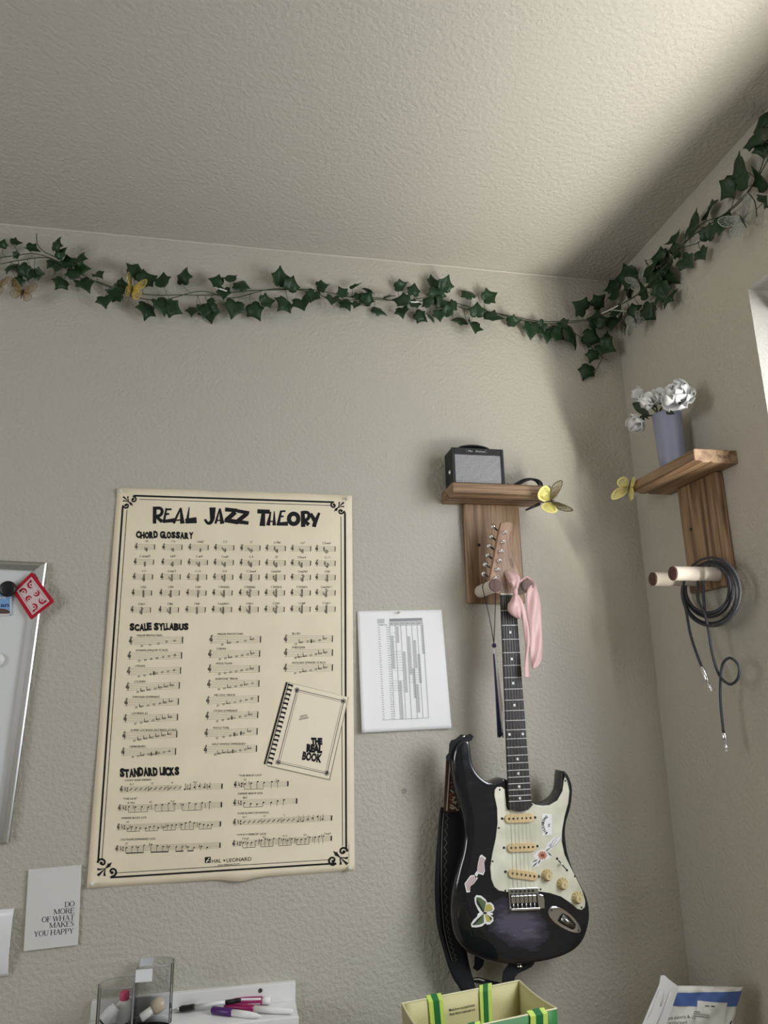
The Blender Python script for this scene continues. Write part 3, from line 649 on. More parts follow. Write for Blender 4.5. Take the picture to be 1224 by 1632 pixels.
# blue picture magnet
PCc = [(-26, 938), (18.6, 941), (18.0, 980.5), (-28, 982)]
def BM(px, py, lift=0.0): return B(px, py, 0.0135+lift)
pm = thing('picture_magnet', B(-5, 981, 0.0115), 'blue picture magnet with dark lettering under the black magnet', 'magnet')
G().prism([BM(*p) for p in PCc], Vector((0, 1, 0)), 0.0018).mk('card', mat('blue_print', srgb(128, 168, 214), 0.4), pm)
k = Ink(BM, 0.0003); k.poly([(16.6, 941), (18.6, 941), (18.0, 980.5), (16.0, 980.5)]); k.poly([(-26, 979), (16, 978), (18, 980.5), (-28, 982)]); k.mk('card_border', M_card, pm)
k = Ink(BM, 0.0004); k.text('an', (0.8, 967.4), (14.2, 967), 6.6, bold=0.015); k.mk('lettering', mat('navy_print', srgb(24, 52, 98), 0.5), pm)
k = Ink(BM, 0.0004); k.text('ns', (0.2, 954.5), (9.5, 954), 5.4, bold=0.02); k.mk('lettering', M_whitep, pm)
k = Ink(BM, 0.0004); k.poly(sp2([(-10, 972), (4, 970), (14.6, 973.5), (14.4, 977.4), (2, 978), (-10, 977)], 3, True)); k.mk('picture', mat('brown_print', srgb(92, 70, 58), 0.5), pm)
# curved white holder on the wall, only its right end in view
hx = B(16, 1500, 0.012).x; hzt = B(16, 1449, 0.01).z; hzb = B(10, 1557, 0.004).z; hh = hzt-hzb
hold = thing('wall_file_holder', (hx-0.11, 0, hzb), 'curved white plastic holder on the wall at the lower left picture edge', 'holder')
prof = [(0.003, hzt), (0.008, hzt-.001), (0.0115, hzt-.10*hh), (0.0135, hzt-.35*hh), (0.0135, hzt-.60*hh), (0.0115, hzt-.80*hh), (0.0075, hzt-.93*hh), (0.002, hzb), (0.0005, hzb+.002), (0.005, hzb+.10*hh), (0.0095, hzb+.30*hh), (0.0105, hzb+.55*hh), (0.009, hzb+.85*hh), (0.003, hzt-.004)]
k_ = len(prof); v = [(x, -o, z) for x in (hx-.22, hx) for o, z in prof]
ob = mk('front_panel', v, [tuple(range(k_)), tuple(range(k_, 2*k_))]+[(q, (q+1) % k_, k_+(q+1) % k_, k_+q) for q in range(k_)], M_whitep, hold)
for p_ in ob.data.polygons: p_.use_smooth = len(p_.vertices) == 4
G().box((hx-.215, -.006, hzt-.5*hh), (hx-.02, 0, hzt-.3*hh)).mk('mounting_rail', M_whitep, hold)

# ------------------------------------------------------------------ the two wooden guitar shelves
WD = (srgb(88, 64, 47), srgb(146, 114, 84), srgb(176, 145, 112))
M_wx = wood('wood_along_x', *WD, 'x'); M_wy = wood('wood_along_y', *WD, 'y'); M_wz = wood('wood_along_z', *WD, 'z')
M_walnut = wood('walnut_cap', srgb(52, 30, 24), srgb(84, 52, 42), srgb(104, 68, 56), 'z', 0.45)
M_sleeve = mat('pale_felt_sleeve', srgb(206, 194, 178), 0.85, sheen=0.3)
SHZ0, SHZ1 = 1.763, 1.793
def guitar_shelf(L, mlong, base, label):
    t_ = thing('guitar_shelf', base, label, 'shelf', 'wooden guitar shelves')
    prof = [(0.0, SHZ0), (0.062, SHZ0), (0.064, SHZ0+.0025), (0.068, SHZ0+.0025), (0.070, SHZ0), (0.086, SHZ0), (0.089, SHZ0+.003), (0.103, SHZ0+.004), (0.104, SHZ0+.007), (0.104, SHZ1-.003), (0.101, SHZ1), (0.0, SHZ1)]
    k_ = len(prof); v = [L(a, o, z) for a in (0, 0.255) for o, z in prof]
    mk('shelf_board', v, [tuple(range(k_)), tuple(range(k_, 2*k_))]+[(i, (i+1) % k_, k_+(i+1) % k_, k_+i) for i in range(k_)], mlong, t_, bevel=0.0015)
    a0, a1 = 0.052, 0.202
    p = [L(a, o, z) for o in (0.0005, 0.018) for a, z in ((a0, 1.508), (a1, 1.508), (a1, SHZ0), (a0, SHZ0))]
    mk('back_board', p, [(3, 2, 1, 0), (4, 5, 6, 7), (0, 1, 5, 4), (1, 2, 6, 5), (2, 3, 7, 6), (3, 0, 4, 7)], M_wz, t_, bevel=0.004, bseg=3)
    ax = L(0, 1, 0)-L(0, 0, 0)
    for a in (0.085, 0.1645):
        o = L(a, 0.018, 1.537)
        pg = G().lathe(o, ax, [(0.0152, 0), (0.0155, 0.002), (0.0155, 0.106), (0.0148, 0.1085)], 24).mk('peg', M_sleeve, t_, smooth=False, bevel=0.001)
        G().lathe(o+ax*0.1085, ax, [(0.0150, 0), (0.0155, 0.001), (0.0155, 0.003), (0.0145, 0.0042), (0.0001, 0.0044)], 24).mk('peg_cap', M_walnut, pg, smooth=False)
    for a, z in ((0.088, 1.655),):
        G().lathe(L(a, 0.0181, z), ax, [(0.0042, 0), (0.0042, 0.0006), (0.0026, 0.0004), (0.0001, 0.0003)], 12).mk('screw', M_black, t_)
    return t_
LSH = lambda a, o, z: Vector((0.488+a, -o, z))
RSH = lambda a, o, z: Vector((X0-o, -0.158-a, z))
guitar_shelf(LSH, M_wx, (0.615, 0, 1.508), 'brown wooden shelf with two pegs on the back wall, holding the guitar')
guitar_shelf(RSH, M_wy, (X0, -0.285, 1.508), 'brown wooden shelf with two pegs on the right wall beside the window')

# ------------------------------------------------------------------ small amplifier
amp = thing('mini_amplifier', (0.5615, -0.055, SHZ1), 'small black guitar amplifier with silver grille, standing on the left shelf', 'amplifier')
ax0, ax1, ay0, ay1, az0, az1 = 0.496, 0.632, -0.081, -0.014, SHZ1+0.003, 1.891
M_tolex = add_bump(mat('black_tolex', (0.014, 0.014, 0.016, 1), 0.55), 900, 0.4, 0.0006)
g = G(); fr = 0.0075
g.box((ax0, ay0+0.006, az0), (ax1, ay1, az1)); g.mk('cabinet', M_tolex, amp, bevel=0.003)
g = G(); g.box((ax0, ay0, az0), (ax0+fr, ay0+.006, az1)); g.box((ax1-fr, ay0, az0), (ax1, ay0+.006, az1)); g.box((ax0+fr, ay0, az0), (ax1-fr, ay0+.006, az0+.004)); g.box((ax0+fr, ay0, az1-.017), (ax1-fr, ay0+.006, az1)); g.mk('front_frame', M_tolex, amp, bevel=0.001)
M_grille = mat('silver_grille_cloth', (0.5, 0.5, 0.5, 1), 0.5, 0.2)
N, L, p = nodes(M_grille); tc = N.new('ShaderNodeTexCoord'); ck = N.new('ShaderNodeTexChecker'); ck.inputs['Scale'].default_value = 400
mp = N.new('ShaderNodeMapping'); mp.inputs['Rotation'].default_value = (0, 0.785, 0); L.new(tc.outputs['Object'], mp.inputs['Vector'])
ck.inputs[1].default_value = (0.50, 0.50, 0.50, 1); ck.inputs[2].default_value = (0.06, 0.06, 0.065, 1); L.new(mp.outputs[0], ck.inputs['Vector']); L.new(ck.outputs[0], p.inputs['Base Color'])
G().box((ax0+fr, ay0+.003, az0+.004), (ax1-fr, ay0+.0062, az1-.017)).mk('grille', M_grille, amp)
pts = smooth_path([(0.515, -0.055, az1-.001), (0.527, -0.055, az1+.008), (0.56, -0.055, az1+.0125), (0.592, -0.055, az1+.008), (0.607, -0.055, az1-.001)], 5)
g = G()
for i in range(len(pts)-1):
    a, b = pts[i], pts[i+1]; g.prism([(a.x, -.064, a.z), (b.x, -.064, b.z), (b.x, -.064, b.z+.003), (a.x, -.064, a.z+.003)], Vector((0, 1, 0)), 0.02)
g.mk('handle', M_blackm, amp, clean=True)
G().box((0.536, ay0-.0012, az1-.0135), (0.592, ay0, az1-.004)).mk('name_plate', M_black, amp)
k = Ink(lambda x, y, l: Vector((x, ay0-.0012-l, y)), 0.0002)
def wtext(ink, s, x0, x1, z, h, **kw):
    V, F, w = font(s, kw.get('bold', 0), kw.get('shear', 0)); n = len(ink.v)
    ink.v += [ink.m(x0+(x1-x0)*x/w, z+y*h, ink.l) for x, y in V]; ink.f += [tuple(i+n for i in f) for f in F]
wtext(k, 'Mini', 0.538, 0.551, az1-.0112, .0052, shear=0.35); wtext(k, 'Deluxe', 0.5575, 0.583, az1-.0112, .0052, shear=0.35)
for x in (0.5345, 0.5855):
    for z in (az1-.0115, az1-.0055): k.ell(x+.0005, z, .0008, .0008, n=8)
k.mk('name_lettering', M_alu, amp)
for z in (0.038,):
    o = Vector((ax0, -0.060, SHZ1+z))
    jk = G().lathe(o, (-1, 0, 0), [(0.0068, 0), (0.0068, 0.0012), (0.0046, 0.0022), (0.0046, 0.003), (0.0026, 0.003), (0.0024, 0.001), (0.0001, .001)], 16).mk('input_jack', M_chrome, amp, smooth=True)
for x in (ax0+.012, ax1-.012):
    for y in (ay0+.012, ay1-.012): G().lathe((x, y, SHZ1), (0, 0, 1), [(0.005, 0), (0.0055, 0.003)], 12).mk('rubber_foot', M_blackm, amp)

# black lead lying on the left shelf
def lead(pts, r, g): g.tube(smooth_path(pts, 6), r, 8)
ld = thing('amplifier_lead', (0.69, -0.06, SHZ1), 'short black audio lead heaped on the left shelf beside the amplifier', 'cable')
g = G(); z = SHZ1
lead([(0.655, -.070, z+.006), (0.668, -.066, z+.014), (0.690, -.06, z+.026), (0.712, -.058, z+.030), (0.730, -.062, z+.022), (0.738, -.070, z+.003)], 0.0026, g)
lead([(0.660, -.058, z+.005), (0.684, -.052, z+.020), (0.708, -.05, z+.031), (0.726, -.052, z+.027), (0.734, -.056, z+.012), (0.735, -.06, z+.003)], 0.0026, g)
lead([(0.664, -.064, z+.004), (0.690, -.068, z+.020), (0.716, -.066, z+.027), (0.738, -.060, z+.020), (0.741, -.050, z+.003)], 0.0026, g)
lead([(0.672, -.045, z+.003), (0.69, -.035, z+.003), (0.715, -.034, z+.004), (0.732, -.045, z+.003), (0.725, -.07, z+.003), (0.69, -.08, z+.003), (0.668, -.075, z+.003)], 0.0026, g)
g.mk('cord', M_blackm, ld, smooth=True)
g = G(); g.tube([(0.655, -.070, z+.0055), (0.640, -.074, z+.0045)], 0.0045, 10); g.mk('plug_sleeve', M_black, ld, smooth=True)
g = G(); g.tube([(0.648, -.060, z+.002), (0.647, -.060, z+.014)], [0.003, 0.0022], 10); g.mk('plug_tip', mat('brass', (0.6, 0.45, 0.2, 1), 0.35, 1.0), ld, smooth=True)

# ------------------------------------------------------------------ guitar
gt = thing('electric_guitar', B(815, 1537, 0.08), 'black electric guitar with cream pickguard hanging from the shelf pegs', 'guitar')
GO = 0.102; NG = Vector((0, -1, 0))
def GM(px, py, lift=0.0): return B(px, py, GO)+NG*lift
M_gloss = mat('black_lacquer', (0.010, 0.011, 0.014, 1), 0.13, spec=0.6, coat=0.6)
N, L, p = nodes(M_gloss); tc = N.new('ShaderNodeTexCoord'); t1 = N.new('ShaderNodeTexNoise'); t1.inputs['Scale'].default_value = 26; t1.inputs['Detail'].default_value = 6
mp = N.new('ShaderNodeMapping'); mp.inputs['Scale'].default_value = (1, 1, 3.2); L.new(tc.outputs['Object'], mp.inputs[0]); L.new(mp.outputs[0], t1.inputs['Vector'])
r = ramp(N, [(0.42, (0.10, 0.10, 0.10)), (0.7, (0.3, 0.3, 0.3))]); L.new(t1.outputs['Fac'], r.inputs[0]); L.new(r.outputs[0], p.inputs['Roughness'])
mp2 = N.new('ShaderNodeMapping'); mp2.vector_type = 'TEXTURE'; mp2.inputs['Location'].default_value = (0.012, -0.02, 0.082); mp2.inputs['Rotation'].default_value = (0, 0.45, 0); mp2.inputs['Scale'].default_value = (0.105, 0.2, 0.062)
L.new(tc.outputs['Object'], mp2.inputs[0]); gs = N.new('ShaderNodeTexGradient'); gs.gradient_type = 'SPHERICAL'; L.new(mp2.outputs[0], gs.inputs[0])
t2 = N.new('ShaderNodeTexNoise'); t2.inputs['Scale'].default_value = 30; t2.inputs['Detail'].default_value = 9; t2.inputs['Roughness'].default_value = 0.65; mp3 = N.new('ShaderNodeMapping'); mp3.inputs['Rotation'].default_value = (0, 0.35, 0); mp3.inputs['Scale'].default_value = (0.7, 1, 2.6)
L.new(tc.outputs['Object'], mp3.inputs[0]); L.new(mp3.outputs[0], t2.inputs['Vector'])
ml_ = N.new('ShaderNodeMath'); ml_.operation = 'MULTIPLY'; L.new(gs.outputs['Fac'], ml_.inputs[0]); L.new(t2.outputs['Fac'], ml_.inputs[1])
r2 = ramp(N, [(0.13, (0.010, 0.011, 0.014)), (0.165, srgb(48, 47, 58)), (0.22, srgb(58, 56, 68)), (0.34, srgb(88, 85, 100))]); L.new(ml_.outputs[0], r2.inputs[0]); L.new(r2.outputs[0], p.inputs['Base Color'])  # scuffs plus a purple-grey room reflection painted into the lower body's colour
OUT = [  # px, py, inset px, pushed back mm
 (741, 1180, 4, 3), (747.6, 1182.5, 4, 2), (750, 1195, 4, 2), (752.7, 1215, 4, 2), (758, 1228, 4, 2), (766.5, 1238.6, 4, 2), (778, 1246.6, 4, 2), (787, 1246.6, 4, 2), (796, 1243, 4, 2),
 (806, 1242, 4, 2), (826, 1258, 4, 2), (846, 1277, 4, 2), (860, 1282.5, 4, 2), (869, 1282.3, 4, 2), (879, 1278, 4, 2), (887.4, 1271, 4, 2), (893.4, 1260, 4, 2), (895, 1248, 4, 2), (895.4, 1237.7, 4, 2),
 (897, 1229.5, 4, 2), (902, 1231, 4, 2), (907.5, 1239.5, 4, 2), (911.5, 1251.5, 4, 2), (912.3, 1264, 4, 2), (910.6, 1281.5, 4, 2), (906.3, 1298.6, 4, 2), (902.5, 1311.5, 4, 2), (901, 1328.6, 4, 2), (902.5, 1345, 4, 2),
 (905, 1360, 4, 2), (912.6, 1384.5, 4, 2), (924.7, 1408.8, 4, 2), (935, 1430.3, 4, 2), (939.5, 1452, 4, 2), (938, 1473.5, 4, 2), (930, 1497.7, 5, 2), (915.3, 1514, 5, 2), (893.7, 1524.7, 5, 2), (869.5, 1531.4, 6, 2),
 (842.5, 1536, 7, 3), (815.5, 1538, 12, 5), (789, 1536.5, 24, 10), (767, 1531, 36, 15), (745, 1519, 42, 17), (730, 1498, 40, 17), (724, 1470, 32, 15), (723, 1445, 24, 13), (726, 1415, 17, 10), (733, 1385, 13, 8), (740, 1360, 12, 7),
 (743.5, 1335, 13, 7), (742, 1312, 14, 7), (738, 1292, 15, 7), (732, 1270, 16, 8), (727, 1250, 17, 8), (724, 1225, 16, 8), (724, 1205, 14, 7), (729, 1190, 8, 5), (735, 1183, 5, 4)]
pts = smooth_path([(a, b, 0) for a, b, c, d in OUT], 4, True); n = len(pts)
ins = [OUT[i//4][2]+(OUT[(i//4+1) % len(OUT)][2]-OUT[i//4][2])*(i % 4)/4 for i in range(n)]
psh = [OUT[i//4][3]+(OUT[(i//4+1) % len(OUT)][3]-OUT[i//4][3])*(i % 4)/4 for i in range(n)]
def inner(fr):
    o = []
    for i in range(n):
        a, b = pts[i-2], pts[(i+2) % n]; d = (b-a).normalized(); nn = Vector((-d.y, d.x, 0)); o.append(pts[i]+nn*ins[i]*fr)
    return o
rings = []
for fr_, dp in ((1.0, 0.0), (0.72, 0.10), (0.35, 0.45), (0.10, 0.80), (0.0, 1.25)):
    q = inner(fr_); rings.append([GM(q[i].x, q[i].y, -psh[i]*0.001*dp) for i in range(n)])
front = [GM(p_.x, p_.y) for p_ in pts]
rings.append([p_-NG*0.038 for p_ in front]); q = inner(1.0)
rings.append([GM(pts[i].x*0.97+q[i].x*0.03, pts[i].y*0.97+q[i].y*0.03, -0.042) for i in range(n)])
rings.append([GM(pts[i].x*0.6+q[i].x*0.4, pts[i].y*0.6+q[i].y*0.4, -0.044) for i in range(n)])
v = [x for r_ in rings for x in r_]; f = []
for j in range(len(rings)-1):
    for i in range(n): f.append((j*n+i, j*n+(i+1) % n, (j+1)*n+(i+1) % n, (j+1)*n+i))
f.append(tuple(range(n))); f.append(tuple((len(rings)-1)*n+i for i in range(n))[::-1])
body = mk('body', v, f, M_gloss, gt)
for p_ in body.data.polygons: p_.use_smooth = len(p_.vertices) == 4
# pickguard
M_pg = mat('mint_cream_plastic', srgb(226, 224, 200), 0.22, spec=0.6); add_mottle(M_pg, srgb(206, 204, 182), srgb(234, 232, 212), 16, detail=2)
M_pgw = mat('pickguard_edge_white', (0.85, 0.85, 0.82, 1), 0.3)
def c4(x, y): return (670+x/3.71, 1150+y/3.71)
PG = [(437, 440), (438, 404), (452, 387), (478, 386), (497, 400), (501, 440), (507, 500), (514, 522), (640, 520), (646, 484), (662, 482), (700, 500), (760, 494), (808, 466), (838, 410), (846, 350), (853, 326), (866, 350), (879, 410), (872, 480), (850, 560), (836, 640), (833, 705), (850, 785), (882, 852), (922, 930), (956, 1000), (973, 1060), (970, 1096), (950, 1113), (926, 1106), (886, 1072), (830, 1034), (764, 1013), (706, 1004), (610, 1004), (510, 1006), (462, 998), (436, 976), (418, 930), (412, 862), (424, 780), (444, 690), (455, 600), (452, 510)]
pg = G().prism([GM(*c4(x, y), 0.0023) for x, y in PG], -NG, 0.0022).mk('pickguard', M_pg, gt, bevel=0.0007)
for x, y in ((467, 402), (855, 350), (658, 490), (462, 628), (425, 825), (500, 998), (708, 990), (910, 913), (950, 1097)):
    G().lathe(GM(*c4(x, y), 0.0023), NG, [(0.0021, 0), (0.0021, 0.0005), (0.0012, 0.001), (0.0001, 0.001)], 10).mk('screw', M_black, pg, smooth=True)
# pickups
M_cream = mat('aged_cream_plastic', srgb(222, 198, 150), 0.4)
for a, b, s0, s1 in (((809.6, 1304.2), (843.7, 1302.8), (799.7, 1304.4), (852, 1302.3)), ((813.1, 1350.4), (847.3, 1348.8), (802.5, 1350.6), (855.6, 1348)), ((815.1, 1390.7), (849.7, 1395.5), (804.9, 1388.8), (857.8, 1396.2))):
    d = Vector((b[0]-a[0], b[1]-a[1])); l = d.length; d /= l; e = Vector((-d.y, d.x)); c_ = Vector(((a[0]+b[0])/2, (a[1]+b[1])/2)); hl = l/2+6.0; hw = 7.4
    out = []
    for s_ in (1, -1):
        for i in range(9): an = -PI/2+PI*i/8; w_ = c_+d*s_*(hl-hw+hw*math.cos(an))+e*s_*hw*math.sin(an); out.append(GM(w_.x, w_.y, 0.0026))
    pk = G().prism(out, NG, 0.0045).mk('pickup', M_cream, gt, bevel=0.0012)
    for i in range(6):
        w_ = Vector(a)+d*l*i/5; G().lathe(GM(w_.x, w_.y, 0.0070), NG, [(0.0024, -0.002), (0.0024, 0.0004), (0.0001, 0.0005)], 10).mk('pole_piece', mat('pole_steel', (0.05, 0.03, 0.025, 1), 0.5, 0.3), pk)
    for s_ in (s0, s1): G().lathe(GM(*s_, 0.0023), NG, [(0.0027, 0), (0.0027, 0.0012), (0.0001, 0.0014)], 10).mk('screw', M_black, pk)
# knobs
M_knob = mat('parchment_knob', srgb(196, 178, 128), 0.45); M_knobt = mat('parchment_knob_top', srgb(214, 198, 150), 0.4)
for x, y in ((870.7, 1394.2), (895.2, 1407.9), (918.8, 1430)):
    o = GM(x, y, 0.0024)
    kn = G().lathe(o, NG, [(0.0126, 0), (0.0128, 0.001), (0.0122, 0.003), (0.0085, 0.0062), (0.0078, 0.008)], 24).mk('knob', M_knob, gt, smooth=False)
    v = []; f = []; nn = 24
    for j, h in enumerate((0.0062, 0.0135, 0.0142)):
        for i in range(48): a_ = 2*PI*i/48; r_ = (0.0078 if i % 2 else 0.0072)*(1 if j < 2 else 0.92); v.append(o+Vector((math.cos(a_)*r_, -h, math.sin(a_)*r_)))
    for j in range(2):
        for i in range(48): f.append((j*48+i, j*48+(i+1) % 48, (j+1)*48+(i+1) % 48, (j+1)*48+i))
    f.append(tuple(range(96, 144))); mk('knob_cap', v, f, M_knobt, kn)
    k = Ink(lambda a, b, l, o=o: o+Vector((a, -0.0144-l, b)), 0.0001); k.stroke([(0, -.003), (0, .004)], .0009); k.mk('knob_mark', M_ink, kn)
    k = Ink(lambda a, b, l, o=o: o+Vector((a, -l, b)), 0.0)
    v = []; f = []
    for i in range(10):
        a_ = PI*0.15+i*PI*1.7/9; pth = []
        for rr_, hh in ((0.0120, 0.0033), (0.0092, 0.0060)):
            for dd in (-.05, .05): v.append(o+Vector((math.cos(a_+dd)*rr_, -hh, math.sin(a_+dd)*rr_)))
        f.append((i*4, i*4+1, i*4+3, i*4+2))
    mk('knob_numerals', v, f, M_ink, kn, kind='stuff')
# selector switch
k = Ink(lambda x, y, l: GM(x, y, l), 0.0025); k.stroke([(889, 1370.5), (901.5, 1385)], 1.7); sw = k.mk('switch_slot', M_black, gt)
g = G(); a = GM(894, 1376.4, 0.002); g.tube([a, a+Vector((-.004, -.011, .002))], [0.0016, 0.002], 8); g.mk('switch_tip', M_whitep, sw, smooth=True)
for s_ in ((887, 1368), (902.7, 1386.5)): G().lathe(GM(*s_, 0.0023), NG, [(0.0026, 0), (0.0026, 0.0008), (0.0001, 0.001)], 10).mk('screw', M_black, sw)
# bridge
BQ = [(809, 1415.8), (856.7, 1413.8), (859.3, 1448.4), (811.6, 1450.4)]
def bp(u, w, l): x, y = bil(BQ, u, w); return GM(x, y, l)
br = G().prism([bp(0, .02, .0005), bp(.03, 0, .0005), bp(.97, 0, .0005), bp(1, .02, .0005), bp(1, .97, .0005), bp(.97, 1, .0005), bp(.03, 1, .0005), bp(0, .97, .0005)], NG, 0.003).mk('bridge', M_chrome, gt, bevel=0.0006)
G().add([bp(u, w, l) for l in (.003, .0105) for u, w in ((0.02, .88), (.98, .88), (.98, .99), (0.02, .99))], [(3, 2, 1, 0), (4, 5, 6, 7), (0, 1, 5, 4), (1, 2, 6, 5), (2, 3, 7, 6), (3, 0, 4, 7)]).mk('bridge_lip', M_chrome, br, bevel=0.0008)
for i in range(6):
    u = 0.06+i*0.14
    x, y = bil(BQ, u+.06, .14); G().lathe(GM(x, y, 0.0035), NG, [(0.0026, 0), (0.0026, 0.0012), (0.0012, 0.0014), (0.0001, 0.0006)], 10).mk('bridge_screw', M_black, br)
    G().add([bp(a, w, l) for l, c_ in ((.0045, 0), (.0095, .01)) for a, w in ((u, .30+c_), (u+.122, .30+c_), (u+.122, .66-c_), (u, .66-c_))], [(3, 2, 1, 0), (4, 5, 6, 7), (0, 1, 5, 4), (1, 2, 6, 5), (2, 3, 7, 6), (3, 0, 4, 7)]).mk('saddle', M_chrome, br, bevel=0.0006)
    g = G(); g.tube([bp(u+.06, .66, .007), bp(u+.06, .90, .007)], 0.0013, 8); g.mk('saddle_screw', M_chrome, br, smooth=True)
k = Ink(lambda x, y, l: GM(x, y, l), 0.0037); k.poly([bil(BQ, .05, .27), bil(BQ, .95, .27), bil(BQ, .95, .88), bil(BQ, .05, .88)]); k.mk('bridge_recess', M_black, br)
G().prism([GM(x, y, .0035) for x, y in ((853.5, 1426), (858, 1423.5), (863, 1425), (865.2, 1432), (865.4, 1446), (856, 1447), (854.5, 1436))], NG, 0.006).mk('tremolo_block', M_chrome, br, bevel=0.001)
# jack plate
jc = Vector((899.2, 1466)); ja = math.radians(37); dx = Vector((math.cos(ja), math.sin(ja))); dy = Vector((-dx.y, dx.x))
def jq(a, b): w_ = jc+dx*a+dy*b; return w_.x, w_.y
n2 = 36; v = []; f = []
for sc, l in ((1.0, 0.0004), (1.0, 0.0022), (0.93, 0.0030), (0.80, 0.0022)):
    for i in range(n2): t = 2*PI*i/n2; v.append(GM(*jq(31*sc*math.cos(t), 12.6*sc*math.sin(t)*(1-0.15*math.cos(t))), l))
for j in range(3):
    for i in range(n2): f.append((j*n2+i, j*n2+(i+1) % n2, (j+1)*n2+(i+1) % n2, (j+1)*n2+i))
f.append(tuple(3*n2+i for i in range(n2)))
jp = mk('jack_plate', v, f, M_chrome, gt, smooth=False)
k = Ink(lambda x, y, l: GM(x, y, l), 0.0026); k.poly([jq(-9, -7.5), jq(2, -9), jq(18, -5.5), jq(21, 0), jq(18, 5), jq(-2, 8), jq(-9, 7.5)]); k.mk('jack_recess', M_black, jp)
g = G(); g.tube([GM(*jq(-7, 0), 0.003), GM(*jq(18, 0), 0.0026)], [0.0075, 0.0058], 14); g.mk('jack_barrel', mat('grey_steel', (0.35, 0.36, 0.34, 1), 0.25, 1.0), jp, smooth=True)
for a in (-26, 27): G().lathe(GM(*jq(a, 0), 0.0024), NG, [(0.0019, 0), (0.0017, 0.0009), (0.0001, 0.001)], 10).mk('screw', M_black, jp)
# neck, fretboard, frets, dots
M_rose = wood('dark_rosewood', srgb(28, 24, 24), srgb(42, 36, 36), srgb(54, 47, 46), 'z', 0.5); M_maple = wood('amber_maple', srgb(138, 102, 77), srgb(160, 123, 95), srgb(174, 139, 110), 'z', 0.32)
FB = 0.011
NL, NR, EL, ER = GM(795.6, 949.4, FB), GM(819, 949.4, FB), GM(808.6, 1286, FB), GM(844.6, 1284, FB)
EM = GM(826.8, 1291.5, FB)
pl = [NL, NR, ER, ER+(EM-ER)*.35+Vector((0, 0, -.004)), EM+Vector((0, 0, -.0015)), EL+(EM-EL)*.35+Vector((0, 0, -.004)), EL]
fbd = G().prism([p_ for p_ in pl], -NG, 0.0062).mk('fretboard', M_rose, gt, bevel=0.0007)
g = G(); L0, R0, L1, R1 = NL-NG*.0062, NR-NG*.0062, EL-NG*.0062, ER-NG*.0062
v = []
for a, b in ((L0, R0), (L0*.35+L1*.65, R0*.35+R1*.65), (L0*.25+L1*.75, R0*.25+R1*.75), (L1, R1)):
    for i in range(9): t = i/8; v.append(a+(b-a)*t-NG*0.0165*math.sin(PI*t)**0.6)
f = [(j*9+i, j*9+i+1, (j+1)*9+i+1, (j+1)*9+i) for j in range(3) for i in range(8)]+[tuple(range(9)), tuple(27+i for i in range(9))[::-1]]+[(j*9, j*9+8, (j+1)*9+8, (j+1)*9) for j in range(3)]
nk = mk('neck', v, f, M_maple, gt, smooth=False)
NM, EMM = (NL+NR)/2, (EL+ER)/2; blen = (EMM-NM).length
M_fret = mat('fret_wire', (0.80, 0.79, 0.77, 1), 0.4, 0.55)
def fpos(x): return 0.648*(1-2**(-x/12))/blen
for i in range(1, 22):
    t = fpos(i)
    if t > 0.992: t = 0.99
    a, b = NL+(EL-NL)*t, NR+(ER-NR)*t; g = G(); g.tube([a+NG*.0004, (a+b)/2+NG*.0008, b+NG*.0004], 0.0011, 6); g.mk('fret', M_fret, fbd)
M_dot = mat('pearl_dot', (0.85, 0.85, 0.83, 1), 0.3)
for i in (3, 5, 7, 9, 12, 15, 17, 19, 21):
    t = (fpos(i)+fpos(i-1))/2; a, b = NL+(EL-NL)*t, NR+(ER-NR)*t
    for s_ in ((.17, .83) if i == 12 else (.5,)): G().lathe(a+(b-a)*s_, NG, [(0.0031, -.001), (0.0031, 0.0003), (0.0001, 0.00035)], 14).mk('inlay_dot', M_dot, fbd)
g = G(); g.tube([NL+NG*.001+Vector((0, 0, .002)), NR+NG*.001+Vector((0, 0, .002))], 0.0022, 6); g.mk('nut', mat('bone', (0.75, 0.72, 0.62, 1), 0.4), gt)
# headstock
HS = [(795.4, 947.5), (787, 938), (780.8, 924), (784, 905), (797.2, 838), (802, 833.2), (810.5, 831.6), (817, 833.6), (818.2, 840.5), (814.7, 852), (813.6, 863), (816.8, 881), (822, 899), (826.8, 910), (828.8, 921), (825.5, 935), (819.2, 947.5)]
def HM(px, py, l=0.0): t = (948-py)/116; return B(px, py, GO+0.006-0.012*t+l)
hp = sp2(HS, 3, True)
hst = G().prism([HM(x, y) for x, y in hp], -NG, 0.0135).mk('headstock', M_maple, gt, bevel=0.0015)
for (x, y), (bx, by) in zip(((803.7, 849), (801.3, 864.4), (798, 878.8), (795, 894), (792.6, 908), (789, 922)), ((788, 841), (785, 857), (781.7, 871.7), (779.7, 886.7), (775.6, 901), (773, 916))):
    o = HM(x, y)
    tn = G().lathe(o, NG, [(0.0052, 0), (0.0052, 0.001), (0.0036, 0.0018), (0.0030, 0.0022), (0.0028, 0.011), (0.0022, 0.0115), (0.0012, 0.009)], 16).mk('tuner_post', M_chrome, hst, smooth=True)
    G().lathe(o+NG*.0113, NG, [(0.0014, -.0005), (0.0014, 0.0004), (0.0001, 0.0005)], 8).mk('post_slot', M_black, tn)
    e = B(bx, by, 0.076); s_ = HM(x, y)-NG*0.018
    g = G(); d = (e-s_).normalized(); g.tube([s_+d*.004, e], 0.0022, 8); g.lathe(s_, NG, [(0.007, -.006), (0.0075, 0), (0.006, .003)], 12); g.mk('tuner_housing', M_black, tn, smooth=False)
    g = G(); g.lathe(e-d*.002, d, [(0.003, 0), (0.0062, 0.002), (0.0072, 0.006), (0.0062, 0.010), (0.003, 0.0115)], 14); bt = g.mk('tuner_button', M_chrome, tn, smooth=True)
